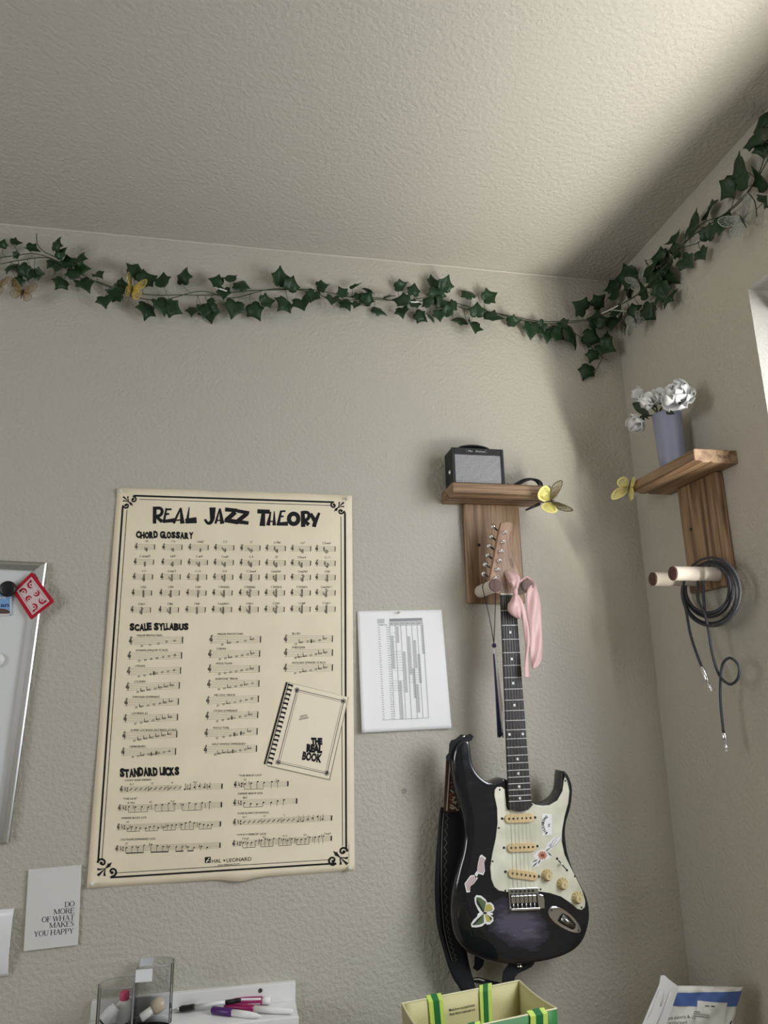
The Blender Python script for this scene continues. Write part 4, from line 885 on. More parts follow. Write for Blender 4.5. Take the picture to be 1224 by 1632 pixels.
k = Ink(lambda x, y, l: HM(x, y, l), 0.0004)
k.poly([(810.5, 890.5), (815.5, 888.5), (820, 902), (815.5, 905)]); k.mk('headstock_print', mat('faded_print', srgb(120, 96, 78), 0.5), hst)
k = Ink(lambda x, y, l: HM(x, y, l), 0.0005); k.stroke([(803, 911), (812, 907), (821, 904.5)], 0.6); k.stroke(sp2([(812.6, 846), (814, 850), (811.8, 854), (813.4, 858), (811.6, 862), (813.6, 866), (812.6, 871)], 3), 0.7); k.mk('headstock_print', mat('brown_ink', srgb(120, 84, 62), 0.5), hst)
# strings
for i in range(6):
    t = i/5; a = NL+(NR-NL)*(.12+.76*t)+NG*.0022; sx, sy = bil(BQ, .115+.14*i, .42); b = GM(sx, sy, 0.0115)
    pw = ((803.7, 849), (801.3, 864.4), (798, 878.8), (795, 894), (792.6, 908), (789, 922))[5-i]; h = HM(*pw, 0.005)
    g = G(); g.tube([h, a, b, GM(*bil(BQ, .115+.14*i, .16), 0.006)], 0.00052-0.00005*i, 5); g.mk('string', mat('string_steel', (0.55, 0.54, 0.52, 1), 0.35, 1.0), gt)
# stickers
M_stw = mat('sticker_white', (0.84, 0.84, 0.83, 1), 0.35); M_stp = mat('sticker_pink_grey', srgb(196, 176, 174), 0.45)
def stk(polys, lift, name, mt, par):
    o = Ink(lambda x, y, l: GM(x, y, l), lift)
    for pl_ in polys: o.poly(pl_)
    return o.mk(name, mt, par)
def c725(x, y): return (725+x/10.88, 1340+y/10.88)
s1 = [[c725(*q) for q in pq] for pq in ([(430, 262), (462, 238), (540, 300), (505, 380), (520, 520), (490, 595), (410, 570), (385, 500), (400, 380)], [(395, 500), (410, 560), (360, 660), (330, 650), (350, 560)], [(270, 600), (350, 590), (395, 650), (330, 740), (265, 790), (260, 890), (200, 895), (165, 740)])]
st = stk(s1, 0.0006, 'sticker', M_stw, gt); st['label'] = 'plain pinkish-grey sticker'
def shrink(P_, q): cx = sum(p_[0] for p_ in P_)/len(P_); cy = sum(p_[1] for p_ in P_)/len(P_); return [(cx+(x-cx)*q, cy+(y-cy)*q) for x, y in P_]
stk([shrink(s1[0], .84), shrink(s1[2], .84)], 0.0009, 'sticker_print', M_stp, st)
# butterfly sticker
w1 = [(370, 940), (450, 950), (530, 1010), (560, 1070), (620, 1065), (665, 1110), (685, 1180), (660, 1225), (600, 1235), (655, 1250), (655, 1285), (610, 1290), (665, 1325), (665, 1390), (610, 1445), (560, 1455), (525, 1430), (470, 1480), (370, 1502), (290, 1495), (275, 1440), (320, 1370), (385, 1310), (390, 1270), (430, 1240), (400, 1200), (350, 1090), (338, 990)]
st = stk([[c725(*q) for q in w1]], 0.0006, 'sticker', M_stw, gt); st['label'] = 'white-edged green butterfly sticker'
stk([[c725(*q) for q in pq] for pq in ([(372, 975), (440, 985), (540, 1060), (520, 1160), (505, 1235), (440, 1180), (370, 1070)], [(495, 1265), (500, 1420), (420, 1455), (310, 1465), (380, 1360), (450, 1300)])], 0.0009, 'sticker_print', mat('sticker_green', srgb(92, 112, 78), 0.4), st)
stk([[c725(*q) for q in pq] for pq in ([(515, 1220), (540, 1110), (600, 1090), (640, 1130), (650, 1180), (560, 1225)], [(520, 1270), (580, 1290), (640, 1350), (600, 1410), (545, 1400)])], 0.0009, 'sticker_print', mat('sticker_yellow', srgb(190, 180, 92), 0.4), st)
stk([[c725(*q) for q in pq] for pq in ([(365, 985), (400, 1040), (500, 1230), (480, 1235), (385, 1100)], [(480, 1290), (400, 1390), (320, 1460), (300, 1450), (380, 1365)], [(495, 1230), (550, 1235), (550, 1265), (495, 1270)], [(620, 1200), (652, 1185), (640, 1205), (550, 1230)], [(550, 1270), (640, 1340), (625, 1385), (600, 1330)])], 0.0012, 'sticker_print', mat('sticker_dark', srgb(38, 42, 34), 0.4), st)
# label sticker with arched lettering
def c785(x, y): return (785+x/9.415, 1280+y/9.415)
st = stk([[c785(*q) for q in ((735, 150), (880, 160), (885, 470), (740, 480))]], 0.0029, 'sticker', M_stw, pg); st['label'] = 'white sticker with arched black lettering'
o = Ink(lambda x, y, l: GM(x, y, l), 0.0032); cxs, cys = c785(880, 325)
for i, ch in enumerate('BILLABONG'):
    a_ = math.radians(128+i*13.2); r_ = 12.4
    px, py = cxs+r_*math.cos(a_), cys+r_*1.15*math.sin(a_); tx, ty = -math.sin(a_)*-1, math.cos(a_)*-1
    tx, ty = math.sin(a_)*-1*-1, -math.cos(a_); wd = 3.0 if ch != 'I' else 1.2
    ux, uy = -math.sin(a_), math.cos(a_)
    o.text(ch, (px-ux*wd/2, py-uy*wd/2), (px+ux*wd/2, py+uy*wd/2), 3.8, bold=0.05)
x, y = c785(835, 330); o.poly([(x-1.6, y-2.8), (x+1.5, y-1.2), (x-.2, y-.2)]); o.poly([(x+1.6, y+2.6), (x-1.5, y+1.0), (x+.2, y+.1)]); o.stroke([(x-1, y+3.3), (x+2.2, y-3)], .6)
o.mk('sticker_print', M_ink, st)
# flower-in-hand style sticker: white outline, bloom, leaves and a sleeve drawn in line
st = stk([[c785(*q) for q in pq] for pq in ([(975, 475), (1020, 500), (1030, 535), (965, 610), (895, 670), (820, 720), (780, 690), (815, 600), (900, 520)], [(660, 720), (740, 690), (830, 710), (880, 760), (880, 800), (830, 830), (740, 860), (680, 940), (640, 945), (585, 975), (575, 930), (565, 880), (640, 830), (610, 790)])], 0.0029, 'sticker', M_stw, pg); st['label'] = 'white-edged sticker of an orange flower'
o = Ink(lambda x, y, l: GM(x, y, l), 0.0032); cxs, cys = c785(740, 778)
for i in range(12): a_ = i*PI/6; o.ell(cxs+4.6*math.cos(a_), cys+4.2*math.sin(a_), 3.2, 1.5, a_)
o.mk('sticker_print', mat('sticker_orange', srgb(208, 150, 124), 0.45), st)
o = Ink(lambda x, y, l: GM(x, y, l), 0.0034); o.ell(cxs, cys, 2.5, 2.4); o.mk('sticker_print', mat('sticker_brown', srgb(120, 62, 50), 0.45), st)
o = Ink(lambda x, y, l: GM(x, y, l), 0.0034)
for q in ([(820, 730), (880, 790)], [(590, 880), (670, 840)], [(590, 960), (665, 875)], [(675, 910), (710, 835)]): o.stroke([c785(*q[0]), c785((q[0][0]+q[1][0])/2, (q[0][1]+q[1][1])/2), c785(*q[1])], [0.5, 2.6, 0.5])
o.stroke([c785(790, 715), c785(855, 665)], 1.3); o.mk('sticker_print', mat('sticker_leaf', srgb(98, 104, 92), 0.45), st)
o = Ink(lambda x, y, l: GM(x, y, l), 0.0034)
for q in ([(860, 640), (900, 560), (985, 488), (1020, 525), (960, 605), (890, 655)], [(880, 640), (960, 545)], [(820, 630), (890, 655)], [(850, 600), (870, 665)]): o.stroke([c785(*p_) for p_ in q], 0.5)
o.mk('sticker_print', M_ink, st)
# strap buttons
for x, y, d in ((744, 1181, Vector((-.3, 0, 1))), (833, 1537, Vector((0, 0, -1)))):
    G().lathe(GM(x, y, -0.02), d, [(0.004, 0), (0.004, 0.006), (0.007, 0.008), (0.007, 0.0105), (0.0001, 0.011)], 14).mk('strap_button', M_chrome, gt, smooth=True)

# ------------------------------------------------------------------ cloth bands (ribbon, strap): real strips with thickness
def band(name, ctrl, mt, parent, bulge=0.004, thick=0.0012, nseg=5, cross=6, fold=0.0, **kw):
    # ctrl: (px, py, off, width_px, tilt) along the middle of the strip
    n_ = len(ctrl); A = smooth_path([(c[0], c[1], c[2]*1000) for c in ctrl], nseg); Wd = smooth_path([(c[3], c[4] if len(c) > 4 else 0, 0) for c in ctrl], nseg)
    v = []; m_ = len(A)
    for i in range(m_):
        a, b = A[max(i-1, 0)], A[min(i+1, m_-1)]; d = Vector((b.x-a.x, b.y-a.y)); d = d.normalized() if d.length > 1e-6 else Vector((0, 1)); e = Vector((-d.y, d.x))
        for j in range(cross+1):
            s_ = j/cross-0.5; x = A[i].x-e.x*s_*Wd[i].x; y = A[i].y-e.y*s_*Wd[i].x
            v.append(B(x, y, A[i].z/1000+bulge*(1-4*s_*s_)+Wd[i].y*0.001*s_*2+fold*math.sin(s_*9+i*.35)))
    f = [(i*(cross+1)+j, i*(cross+1)+j+1, (i+1)*(cross+1)+j+1, (i+1)*(cross+1)+j) for i in range(m_-1) for j in range(cross)]
    return mk(name, v, f, mt, parent, smooth=True, solid=thick, **kw)
def cR(x, y): return (740+x/6.044, 820+y/6.044)
M_satin = mat('pink_satin', srgb(216, 178, 174), 0.4, sheen=0.2)
rb = thing('pink_ribbon', B(848, 1075, 0.12), 'pink satin ribbon knotted around the guitar headstock and hanging beside the neck', 'ribbon')
def rc_(lst): return [(*cR(x, y), o, w/6.044, t) for x, y, o, w, t in lst]
band('ribbon_wrap', rc_([(395, 560, .104, 30, 0), (440, 590, .119, 90, 0), (480, 630, .128, 120, 3), (492, 680, .130, 70, 3), (492, 730, .130, 34, 0)]), M_satin, rb, bulge=.005, fold=.0026)
band('ribbon_knot', rc_([(498, 712, .131, 36, 0), (492, 745, .136, 46, 0), (492, 780, .132, 44, 0)]), M_satin, rb, bulge=.007)
band('ribbon_loop', rc_([(492, 760, .131, 36, 0), (488, 830, .134, 84, 3), (482, 895, .135, 132, 4), (505, 950, .134, 96, 2), (532, 1002, .132, 20, 0)]), M_satin, rb, bulge=.006, fold=.0016)
band('ribbon_tail', rc_([(500, 770, .130, 26, 0), (535, 830, .132, 36, 0), (572, 950, .131, 50, 0), (596, 1100, .131, 58, 2), (607, 1250, .131, 44, 3), (600, 1380, .130, 34, 0), (600, 1470, .130, 40, -3), (607, 1570, .130, 48, -3)]), M_satin, rb, bulge=.002, fold=.0006)
band('ribbon_tail', rc_([(530, 650, .129, 24, 0), (600, 605, .126, 20, 0), (660, 660, .124, 40, 0), (655, 740, .132, 110, 0), (664, 860, .134, 138, 2), (672, 1020, .133, 140, -2), (682, 1180, .132, 138, 2), (692, 1320, .132, 122, 0), (686, 1410, .132, 100, 2), (664, 1485, .132, 24, 0)]), M_satin, rb, bulge=.003, fold=.003)

# tassel on the left peg
ts = thing('tassel', B(795, 1172, 0.09), 'navy and white tassel hanging on a black cord from the left peg', 'tassel')
M_cord = mat('black_cord', (0.01, 0.01, 0.012, 1), 0.7); M_navy = mat('navy_thread', srgb(26, 34, 66), 0.5, sheen=0.3); M_thread = mat('white_thread', (0.72, 0.72, 0.74, 1), 0.5)
g = G(); px_ = 0.573; pz_ = 1.537; r_ = 0.0165
lp = [Vector((px_+r_*math.cos(a_), -0.085, pz_+r_*math.sin(a_))) for a_ in [PI*(1.05-1.1*i/10) for i in range(11)]]
bt_ = B(*cR(285, 1240), 0.09)
g.tube(smooth_path([bt_, B(*cR(240, 980), .088), lp[0]]+lp[1:-1]+[lp[-1], B(*cR(296, 960), .088), bt_], 3), 0.0009, 6); g.mk('cord', M_cord, ts, smooth=True)
G().lathe(B(*cR(287, 1262), 0.09)-Vector((0, 0, .0055)), (0, 0, 1), [(0.0015, 0), (0.0045, .002), (0.0055, .0055), (0.0045, .009), (0.0015, .011)], 14).mk('bead', M_navy, ts, smooth=True)
G().lathe(B(*cR(290, 1340), 0.09), (0, 0, 1), [(0.0026, 0), (0.0026, .011)], 12).mk('binding', M_thread, ts)
for nm, cnt, mt_, sgn in (('fringe', 46, M_navy, 0), ('fringe', 14, M_thread, 1)):
    g = G(); rng = random.Random(3+sgn)
    for i in range(cnt):
        a_ = rng.uniform(0, 2*PI); q = rng.random()**.5
        dx_ = (q*math.cos(a_) if not sgn else rng.uniform(.25, .9)); dy_ = q*math.sin(a_) if not sgn else 1.0
        top = (788+dx_*2.2, 1042); bot = (797.4+dx_*5.4+rng.uniform(-.4, .4), rng.uniform(1170, 1176) if not sgn else rng.uniform(1120, 1168))
        ps = [(top[0]+(bot[0]-top[0])*t+math.sin(t*3+i)*.4, top[1]+(bot[1]-top[1])*t) for t in (0, .12, .35, .65, 1)]
        g.tube([B(x, y, .089+dy_*.0045*(0.5 if j == 0 else 1)) for j, (x, y) in enumerate(ps)], 0.0008, 4)
    g.mk(nm, mt_, ts, kind='stuff')

# guitar strap
M_web = mat('black_webbing', (0.010, 0.011, 0.014, 1), 0.8); add_bump(M_web, 700, 0.5, 0.0008)
M_woven = mat('brown_woven', srgb(74, 50, 36), 0.85); M_wovenw = mat('cream_thread', srgb(188, 180, 168), 0.8); M_rust = mat('rust_thread', srgb(140, 84, 48), 0.8)
sp = thing('guitar_strap', B(735, 1576, 0.04), 'black woven guitar strap hanging behind the left side of the guitar', 'strap')
G().prism([B(x, y, 0.088) for x, y in ((734, 1172), (736, 1170.5), (744, 1172), (750, 1169.5), (755, 1173.5), (752, 1180), (745, 1183), (738, 1187), (727, 1190), (722, 1203), (719, 1213), (712.5, 1213), (711.5, 1206), (716, 1200), (717, 1186), (720, 1180), (727, 1178))], Vector((0, 1, 0)), 0.006).mk('strap_end', M_web, sp, bevel=0.001)
band('woven_band', [(717, 1208, .066, 12), (719, 1230, .062, 18), (721, 1255, .058, 25), (722, 1294, .054, 30)], M_woven, sp, bulge=.001, thick=.002)
def SM(px, py, l=0.0): return B(px, py, 0.0665-0.012*(py-1208)/86+l)
k = Ink(SM, 0.002); k.stroke([(717.4, 1211), (715.4, 1240), (713.4, 1270), (712, 1292)], [1.6, 1.8, 2.0, 2.2])
def cS(x, y): return (690+x/9.415, 1160+y/9.415)
for q in ([(270, 820), (310, 830), (290, 880), (330, 900)], [(265, 930), (300, 970), (340, 940), (360, 990)], [(255, 1190), (300, 1220), (330, 1190), (370, 1240), (405, 1200)], [(260, 1160), (300, 1170), (310, 1210)]): k.stroke([cS(*p_) for p_ in q], 2.2)
fx, fy = cS(335, 1080)
for i in range(8): a_ = i*PI/4; k.ell(fx+4*math.cos(a_), fy+5*math.sin(a_), 2.4, 1.2, a_)
k.mk('woven_pattern', M_wovenw, sp)
k = Ink(SM, 0.0018); k.stroke([cS(*p_) for p_ in ((240, 1000), (280, 1020), (255, 1070), (285, 1110), (250, 1150))], 1.5); k.stroke([cS(*p_) for p_ in ((250, 990), (340, 1000), (400, 980))], 1.5); k.mk('woven_pattern', M_rust, sp)
band('strap_webbing', [(723, 1288, .046, 42), (720, 1330, .045, 44), (717, 1380, .045, 46), (716, 1430, .045, 46), (718, 1475, .045, 42), (724, 1510, .045, 36), (733, 1545, .046, 32), (742, 1566, .048, 26), (750, 1584, .050, 20)], M_web, sp, bulge=.003, thick=.003)
band('strap_loop', [(764, 1512, .030, 16), (763, 1535, .034, 14), (757, 1545, .040, 8)], M_web, sp, bulge=.002, thick=.003)
def SM2(px, py, l=0.0): return B(px, py, 0.052+l)
k = Ink(SM2, 0.0); path = [(702.5, 1290), (699.5, 1330), (698.5, 1380), (699, 1430), (702, 1475), (708, 1505), (716, 1532)]
g = G(); g.tube(smooth_path([SM2(*p_) for p_ in path], 5), 0.0022, 6); g.mk('strap_edge', M_web, sp, smooth=True)
pp = sp2([(x+5, y) for x, y in path], 6); k.stroke(pp, 0.9); k.mk('edge_stitching', mat('grey_stitch', srgb(122, 112, 98), 0.8), sp)
k = Ink(SM2, 0.0004); pp = sp2([(x+11, y) for x, y in path], 7); k.stroke([(x+(2.6 if i % 2 else -2.0), y) for i, (x, y) in enumerate(pp)], 1.1); k.mk('edge_zigzag', mat('dark_grey_thread', srgb(92, 90, 86), 0.8), sp)
G().prism([B(x, y, 0.082) for x, y in ((811.5, 1537), (838, 1534), (853, 1534.5), (848, 1541), (838, 1546.5), (826, 1552), (821, 1558), (818, 1572), (800, 1572), (803, 1550))], Vector((0, 1, 0)), 0.006).mk('strap_end', M_web, sp, bevel=0.001)
band('woven_band', [(752, 1563, .040, 8), (762, 1562, .042, 9), (778, 1566, .044, 9), (802, 1572, .05, 10)], M_web, sp, bulge=.001, thick=.002)
k = Ink(lambda x, y, l: B(x, y, 0.046+l), 0.0); k.stroke([(755, 1561), (763, 1560.4), (772, 1563)], 2.4); k.stroke([(757, 1566), (756.6, 1576)], 2.4); k.mk('woven_pattern', M_wovenw, sp)

# ------------------------------------------------------------------ filigree butterflies
def butterfly(at_, size, n_, up, mt, label, spread=0.75, bodym=M_black, dense=1.0, lw=0.035, mt2=None, lw2=None):
    # at_: body centre, n_: direction the body's belly turns away from, up: head direction ; wings folded up by angle
    n_ = Vector(n_).normalized(); up = Vector(up); up = (up-n_*up.dot(n_)).normalized(); sd = up.cross(n_)
    t_ = thing('butterfly_ornament', at_-up*size*.45, label, 'butterfly', 'metal butterfly ornaments')
    W1 = sp2([(0.02, .05), (.25, .42), (.62, .72), (.92, .78), (.95, .55), (.80, .22), (.45, .02), (0.02, .0)], 4)
    W2 = sp2([(0.02, -.02), (.42, -.02), (.72, -.15), (.74, -.42), (.52, -.62), (.30, -.60), (.14, -.35)], 4)
    for s_ in (1, -1):
        ang = spread; lat = sd*s_*math.cos(ang)+n_*math.sin(ang); nn = (up.cross(lat)).normalized()
        for outl, root in ((W1, (0.03, .03)), (W2, (0.03, -.06))):
            lwx = lw2 if (lw2 and outl is W2) else lw
            g = G()
            def st(pts, w, closed=False):
                k_ = len(pts); L_ = []; R_ = []
                for i in range(k_):
                    a = pts[(i-1) % k_] if closed else pts[max(i-1, 0)]; b = pts[(i+1) % k_] if closed else pts[min(i+1, k_-1)]
                    dx, dy = b[0]-a[0], b[1]-a[1]; d = math.hypot(dx, dy) or 1
                    for out, q in ((L_, 1), (R_, -1)): out.append(at_+(lat*(pts[i][0]-dy/d*w/2*q)+up*(pts[i][1]+dx/d*w/2*q))*size*.5)
                th = nn*0.0004; vv = L_+R_+[p_+th for p_ in L_+R_]; ff = []
                for i in range(k_ if closed else k_-1):
                    j = (i+1) % k_; a, b, c, d = i, j, k_+j, k_+i; o_ = 2*k_
                    ff += [(a, b, c, d), (d+o_, c+o_, b+o_, a+o_), (a, a+o_, b+o_, b), (d, c, c+o_, d+o_)]
                g.add(vv, ff)
            st(outl, lwx*2.0, True)
            m_ = len(outl)
            for i in range(2, m_-2, 2 if dense > .6 else 4):
                e = outl[i]; st([root, ((root[0]+e[0])/2+.02, (root[1]+e[1])/2), e], lwx)
            for q in (.45, .72): st([(root[0]+(x-root[0])*q, root[1]+(y-root[1])*q) for x, y in outl[2:-2]], lwx)
            g.mk('wing', mt2 if (mt2 and outl is W2) else mt, t_)
    g = G(); g.tube([at_+up*size*.5*y+n_*.001 for y in (-.5, -.2, .05, .2, .27)], [.0008, .0016, .0018, .0014, .0006], 8); g.mk('body', bodym, t_, smooth=True)
    for s_ in (1, -1): G().tube(smooth_path([at_+up*size*.12, at_+up*size*.24+sd*s_*size*.06, at_+up*size*.32+sd*s_*size*.12], 4), 0.0004, 5).mk('antenna', bodym, t_)
    return t_
# shelf ones
M_goldb = mat('bright_yellow_foil', srgb(250, 240, 150), 0.35); M_gold_unlit = mat('unlit_gold_card', srgb(112, 98, 62), 0.5, 0.3)  # openwork wings seen unlit: their shade is put into a darker gold
butterfly(B(876, 799, 0.112), 0.098, (0.15, -1, 0.1), (0.95, 0, 0.25), M_gold_unlit, 'pale gold butterfly ornament clipped to the right end of the left shelf', 0.55, lw=.034, mt2=M_goldb, lw2=.095)
G().tube([B(860, 803, .108), B(838, 813, .108)], [0.004, 0.0022], 8).mk('clip', M_black, bpy.data.objects['butterfly_ornament'], smooth=True)
butterfly(W(1003, 778, .108), 0.080, (-1, -.35, 0.1), (0.1, .3, -0.9), M_goldp, 'pale gold butterfly ornament on the far end of the right shelf', 0.5, lw=.05)
# garland ones
butterfly(B(36, 466, .03), 0.066, (0.1, -1, -.1), (0.15, 0, 1), M_goldd, 'dull gold openwork butterfly below the ivy at the left', 0.35, lw=.022)
butterfly(B(-4, 456, .03), 0.066, (-.3, -1, -.1), (0.3, 0, 1), M_goldd, 'dull gold openwork butterfly cut by the left picture edge', 0.3, lw=.022)
butterfly(B(210, 462, .03), 0.075, (0.5, -1, -.2), (0.1, 0, 1), M_gold, 'shiny gold butterfly among the ivy leaves on the back wall', 0.85, lw=.034)
butterfly(W(1183, 350, .03), 0.085, (-1, -.3, -.2), (0, .2, 1), M_silver, 'silver openwork butterfly below the ivy high on the right wall', 0.3, lw=.020)
butterfly(W(1018, 448, .045), 0.060, (-1, -.6, -.2), (0, .2, 1), M_silver, 'silver openwork butterfly in the thick ivy near the corner', 0.4, lw=.03)
butterfly(W(1013, 511, .05), 0.060, (-1, -.6, -.2), (0, -.2, -1), M_silver, 'silver openwork butterfly on the lower edge of the corner ivy', 0.4, lw=.03)

# ------------------------------------------------------------------ ivy garlands
M_leaf = mat('ivy_green', srgb(30, 54, 34), 0.45, spec=0.4); add_mottle(M_leaf, srgb(22, 44, 26), srgb(44, 72, 42), 60, detail=2)
M_leafl = mat('ivy_light_green', srgb(48, 80, 44), 0.45, spec=0.4)
M_vein = mat('ivy_vein', srgb(64, 92, 58), 0.5)
M_stem = mat('ivy_stem', srgb(52, 66, 44), 0.6)
LEAF = [(0, -.34), (.12, -.44), (.34, -.42), (.50, -.28), (.47, -.10), (.66, .12), (.42, .22), (.28, .32), (.13, .50), (0, .70), (-.13, .50), (-.28, .32), (-.42, .22), (-.66, .12), (-.47, -.10), (-.50, -.28), (-.34, -.42), (-.12, -.44)]
def leaf_mesh(name, curl, cup, narrow, mt):
    rngs = [0.0, 0.5, 1.0]; v = [(0, -.05, 0)]; k_ = len(LEAF)
    for q in rngs[1:]:
        for x, y in LEAF:
            X_, Y_ = x*q*narrow, (y+.05)*q-.05; v.append((X_, Y_, cup*abs(X_)-curl*(Y_**2)+.03*math.sin(6*X_+4*Y_)))
    f = [(0, 1+i, 1+(i+1) % k_) for i in range(k_)]+[(1+i, 1+k_+i, 1+k_+(i+1) % k_, 1+(i+1) % k_) for i in range(k_)]
    me = bpy.data.meshes.new(name); me.from_pydata(v, [], f); me.materials.append(mt); me.materials.append(M_vein)
    for p_ in me.polygons: p_.use_smooth = True
    bm = bmesh.new(); bm.from_mesh(me); bmesh.ops.recalc_face_normals(bm, faces=bm.faces)
    bmesh.ops.solidify(bm, geom=bm.faces[:], thickness=0.015); bm.to_mesh(me); bm.free()
    return me
LMS = [leaf_mesh('ivy_leaf', .25, .25, 1.0, M_leaf), leaf_mesh('ivy_leaf', .5, -.3, .85, M_leaf), leaf_mesh('ivy_leaf', -.2, .45, .9, M_leaf), leaf_mesh('ivy_leaf', .35, .3, 1.0, M_leafl)]
def garland(base, label, leaves, vines, proj, nrm, rad):
    t_ = thing('ivy_garland', base, label, 'garland', 'artificial ivy garlands')
    g = G()
    for vn in vines: g.tube(smooth_path([proj(x, y, o) for x, y, o in vn], 5), rad, 5)
    g.mk('vine', M_stem, t_, smooth=True)
    nodes_ = [Vector(proj(x, y, o)) for vn in vines for x, y, o in sp3(vn)]
    rng = random.Random(11); sg = G(); nrm = Vector(nrm)
    for L_ in leaves:
        x, y, s_ = L_[:3]; ang = L_[3] if len(L_) > 3 else None; thin_ = len(L_) > 4 and L_[4]
        o_ = rng.uniform(.012, .04); c = Vector(proj(x, y, o_))
        size = s_*(c-CAM).dot(FW)/FOC*1.27
        if thin_: tilt = rng.choice((-1, 1))*rng.uniform(1.05, 1.3)
        else: tilt = rng.uniform(-.6, .6)
        # nearest vine node: the leaf points away from it
        nd = min(nodes_, key=lambda q: (q-c).length); away = (c-nd)
        zup = Vector((0, 0, 1)); sdv = zup.cross(nrm).normalized()
        if ang is None:
            a_ = math.atan2(away.dot(zup), away.dot(sdv)) if away.length > .006 else rng.uniform(0, 2*PI); a_ += rng.uniform(-.6, .6)
        else: a_ = math.radians(ang)
        yv = sdv*math.cos(a_)+zup*math.sin(a_)
        yv = (Matrix.Rotation(rng.uniform(-.5, .4), 3, nrm.cross(yv))@yv).normalized()
        zv = (nrm-yv*nrm.dot(yv)).normalized(); zv = (Matrix.Rotation(tilt, 3, yv)@zv).normalized(); xv = yv.cross(zv)
        me = LMS[3] if (len(L_) > 5 and L_[5]) else LMS[rng.randrange(3)]
        o = bpy.data.objects.new('leaf', me); col.objects.link(o); o.parent = t_
        M_ = Matrix((xv, yv, zv)).transposed()*size
        M4 = M_.to_4x4(); M4.translation = c-BASE[t_.name]; o.matrix_local = M4
        foot = c-yv*size*.3
        if (foot-nd).length < .14: G().tube(smooth_path([foot, (foot+nd)/2+Vector((rng.uniform(-.004, .004), rng.uniform(-.003, .003), rng.uniform(-.005, .005))), nd], 3), rad*.62, 4).mk('stem', M_stem, t_)
    return t_
def sp3(vn): return [tuple(p_) for p_ in smooth_path(vn, 4)]
BL = [(-18, 384, 18), (-34, 408, 20), (-52, 388, 22), (-66, 420, 20), (-84, 400, 22), (-100, 376, 18), (-112, 412, 22), (-130, 392, 20), (-146, 366, 22), (-160, 396, 20), (-178, 372, 22), (-200, 384, 20), (-214, 356, 20), (-40, 436, 20), (-92, 430, 18), (5, 390, 11), (24, 388, 13, 10), (50, 398, 17), (26, 406, 9), (88, 390, 18, 70), (98, 406, 17, 60, 0, 1), (124, 412, 22, 75), (129, 429, 18, 10, 0, 1), (16, 423, 20), (35, 429, 20), (48, 433, 18), (63, 437, 15, -10), (27, 448, 18), (98, 449, 20, -110), (116, 437, 16), (133, 453, 21, -50), (84, 418, 16), (94, 426, 16), (110, 420, 18),
 (156, 438, 14, -40), (167, 479, 18, -80), (186, 467, 21, 170), (195, 455, 15), (216, 434, 23, 80), (233, 448, 23, 30), (261, 450, 21, 90), (291, 441, 22, 80), (235, 491, 25, -90), (255, 486, 22, -60), (274, 490, 22, -20), (310, 495, 19, -110), (322, 496, 18, -80),
 (346, 450, 17, 160), (357, 467, 17, -90), (367, 444, 15, 110), (384, 453, 22, 70), (335, 480, 12), (334, 496, 23, -80), (373, 490, 23, -100), (405, 493, 23, -60), (423, 482, 19, 20), (444.5, 444.5, 24, 90), (463, 454, 19, 70), (455, 482, 25, -120), (482.5, 485, 25, -80), (499, 472, 18), (512, 455.5, 15, 0, 1),
 (530, 479, 18, -100), (545, 468, 15, 120), (551, 482, 18, -60), (566, 458, 15, 20, 1), (587, 460, 15, -10, 1), (570, 476, 15), (585, 476, 19, 60), (568.6, 486.7, 13), (603, 493, 19, -20), (618.6, 473.6, 15, 10, 1), (638, 457, 17, 20, 1), (642, 482, 21, 160), (641, 496, 16, -90), (660, 462, 17, 80), (660, 486.6, 15, 10),
 (688, 452, 18, 100), (708, 454, 20, 70), (695, 468.6, 20, -90), (682, 482, 15, 130), (703, 482, 16), (670, 503, 18, -30), (688, 504.6, 16, -60, 1), (700, 502, 16), (714, 496, 16, 30), (721, 488, 15), (735.6, 508, 20, 180), (752, 521, 24, -90), (760, 496, 18, 90), (747, 467, 20, 130), (778, 475, 20, 30), (783, 509.5, 24, -10),
 (817, 514, 18, 0, 1), (844.4, 526, 23, -95), (861.4, 519, 15), (870.6, 532, 20, -90), (882.7, 522.5, 15), (887.6, 533, 18, -30), (897, 517.6, 15), (913.7, 532, 29, -60), (941.5, 537, 24, -20), (964, 553.6, 24, -40), (967.6, 540.5, 16, 30), (944.8, 565, 17, -110), (936.6, 589.5, 21, -115), (926.8, 490, 21, 160), (954, 481.7, 20, 45), (951, 512.7, 23, 90)]
VB = [[(-230, 362, .012), (-170, 380, .015), (-110, 396, .015), (-30, 412, .015), (20, 408, .02), (60, 405, .02), (110, 425, .02), (150, 448, .015), (190, 462, .015), (240, 470, .012), (290, 470, .01), (340, 470, .01), (390, 464, .01), (440, 462, .01), (500, 462, .012), (560, 474, .012), (610, 478, .012), (660, 480, .012), (710, 480, .015), (760, 492, .012), (810, 503, .012), (860, 512, .012), (905, 512, .02), (945, 508, .03)],
      [(-225, 372, .015), (-150, 382, .018), (-90, 412, .02), (-30, 425, .02), (30, 415, .022), (80, 412, .022), (120, 440, .02), (165, 452, .02), (210, 472, .015), (260, 478, .012), (320, 464, .012), (370, 475, .012), (430, 461, .012), (490, 464, .014), (540, 480, .014), (590, 474, .014), (640, 480, .014), (690, 474, .018), (740, 492, .015), (790, 500, .015), (840, 512, .015), (890, 516, .02), (940, 510, .03)],
      [(915, 530, .025), (935, 545, .025), (948, 560, .02), (960, 568, .02), (955, 580, .018), (946, 598, .016)], [(58, 372, .02), (60, 390, .02), (72, 402, .02), (90, 410, .02)], [(945, 566, .02), (956, 568, .02), (968, 574, .02)]]
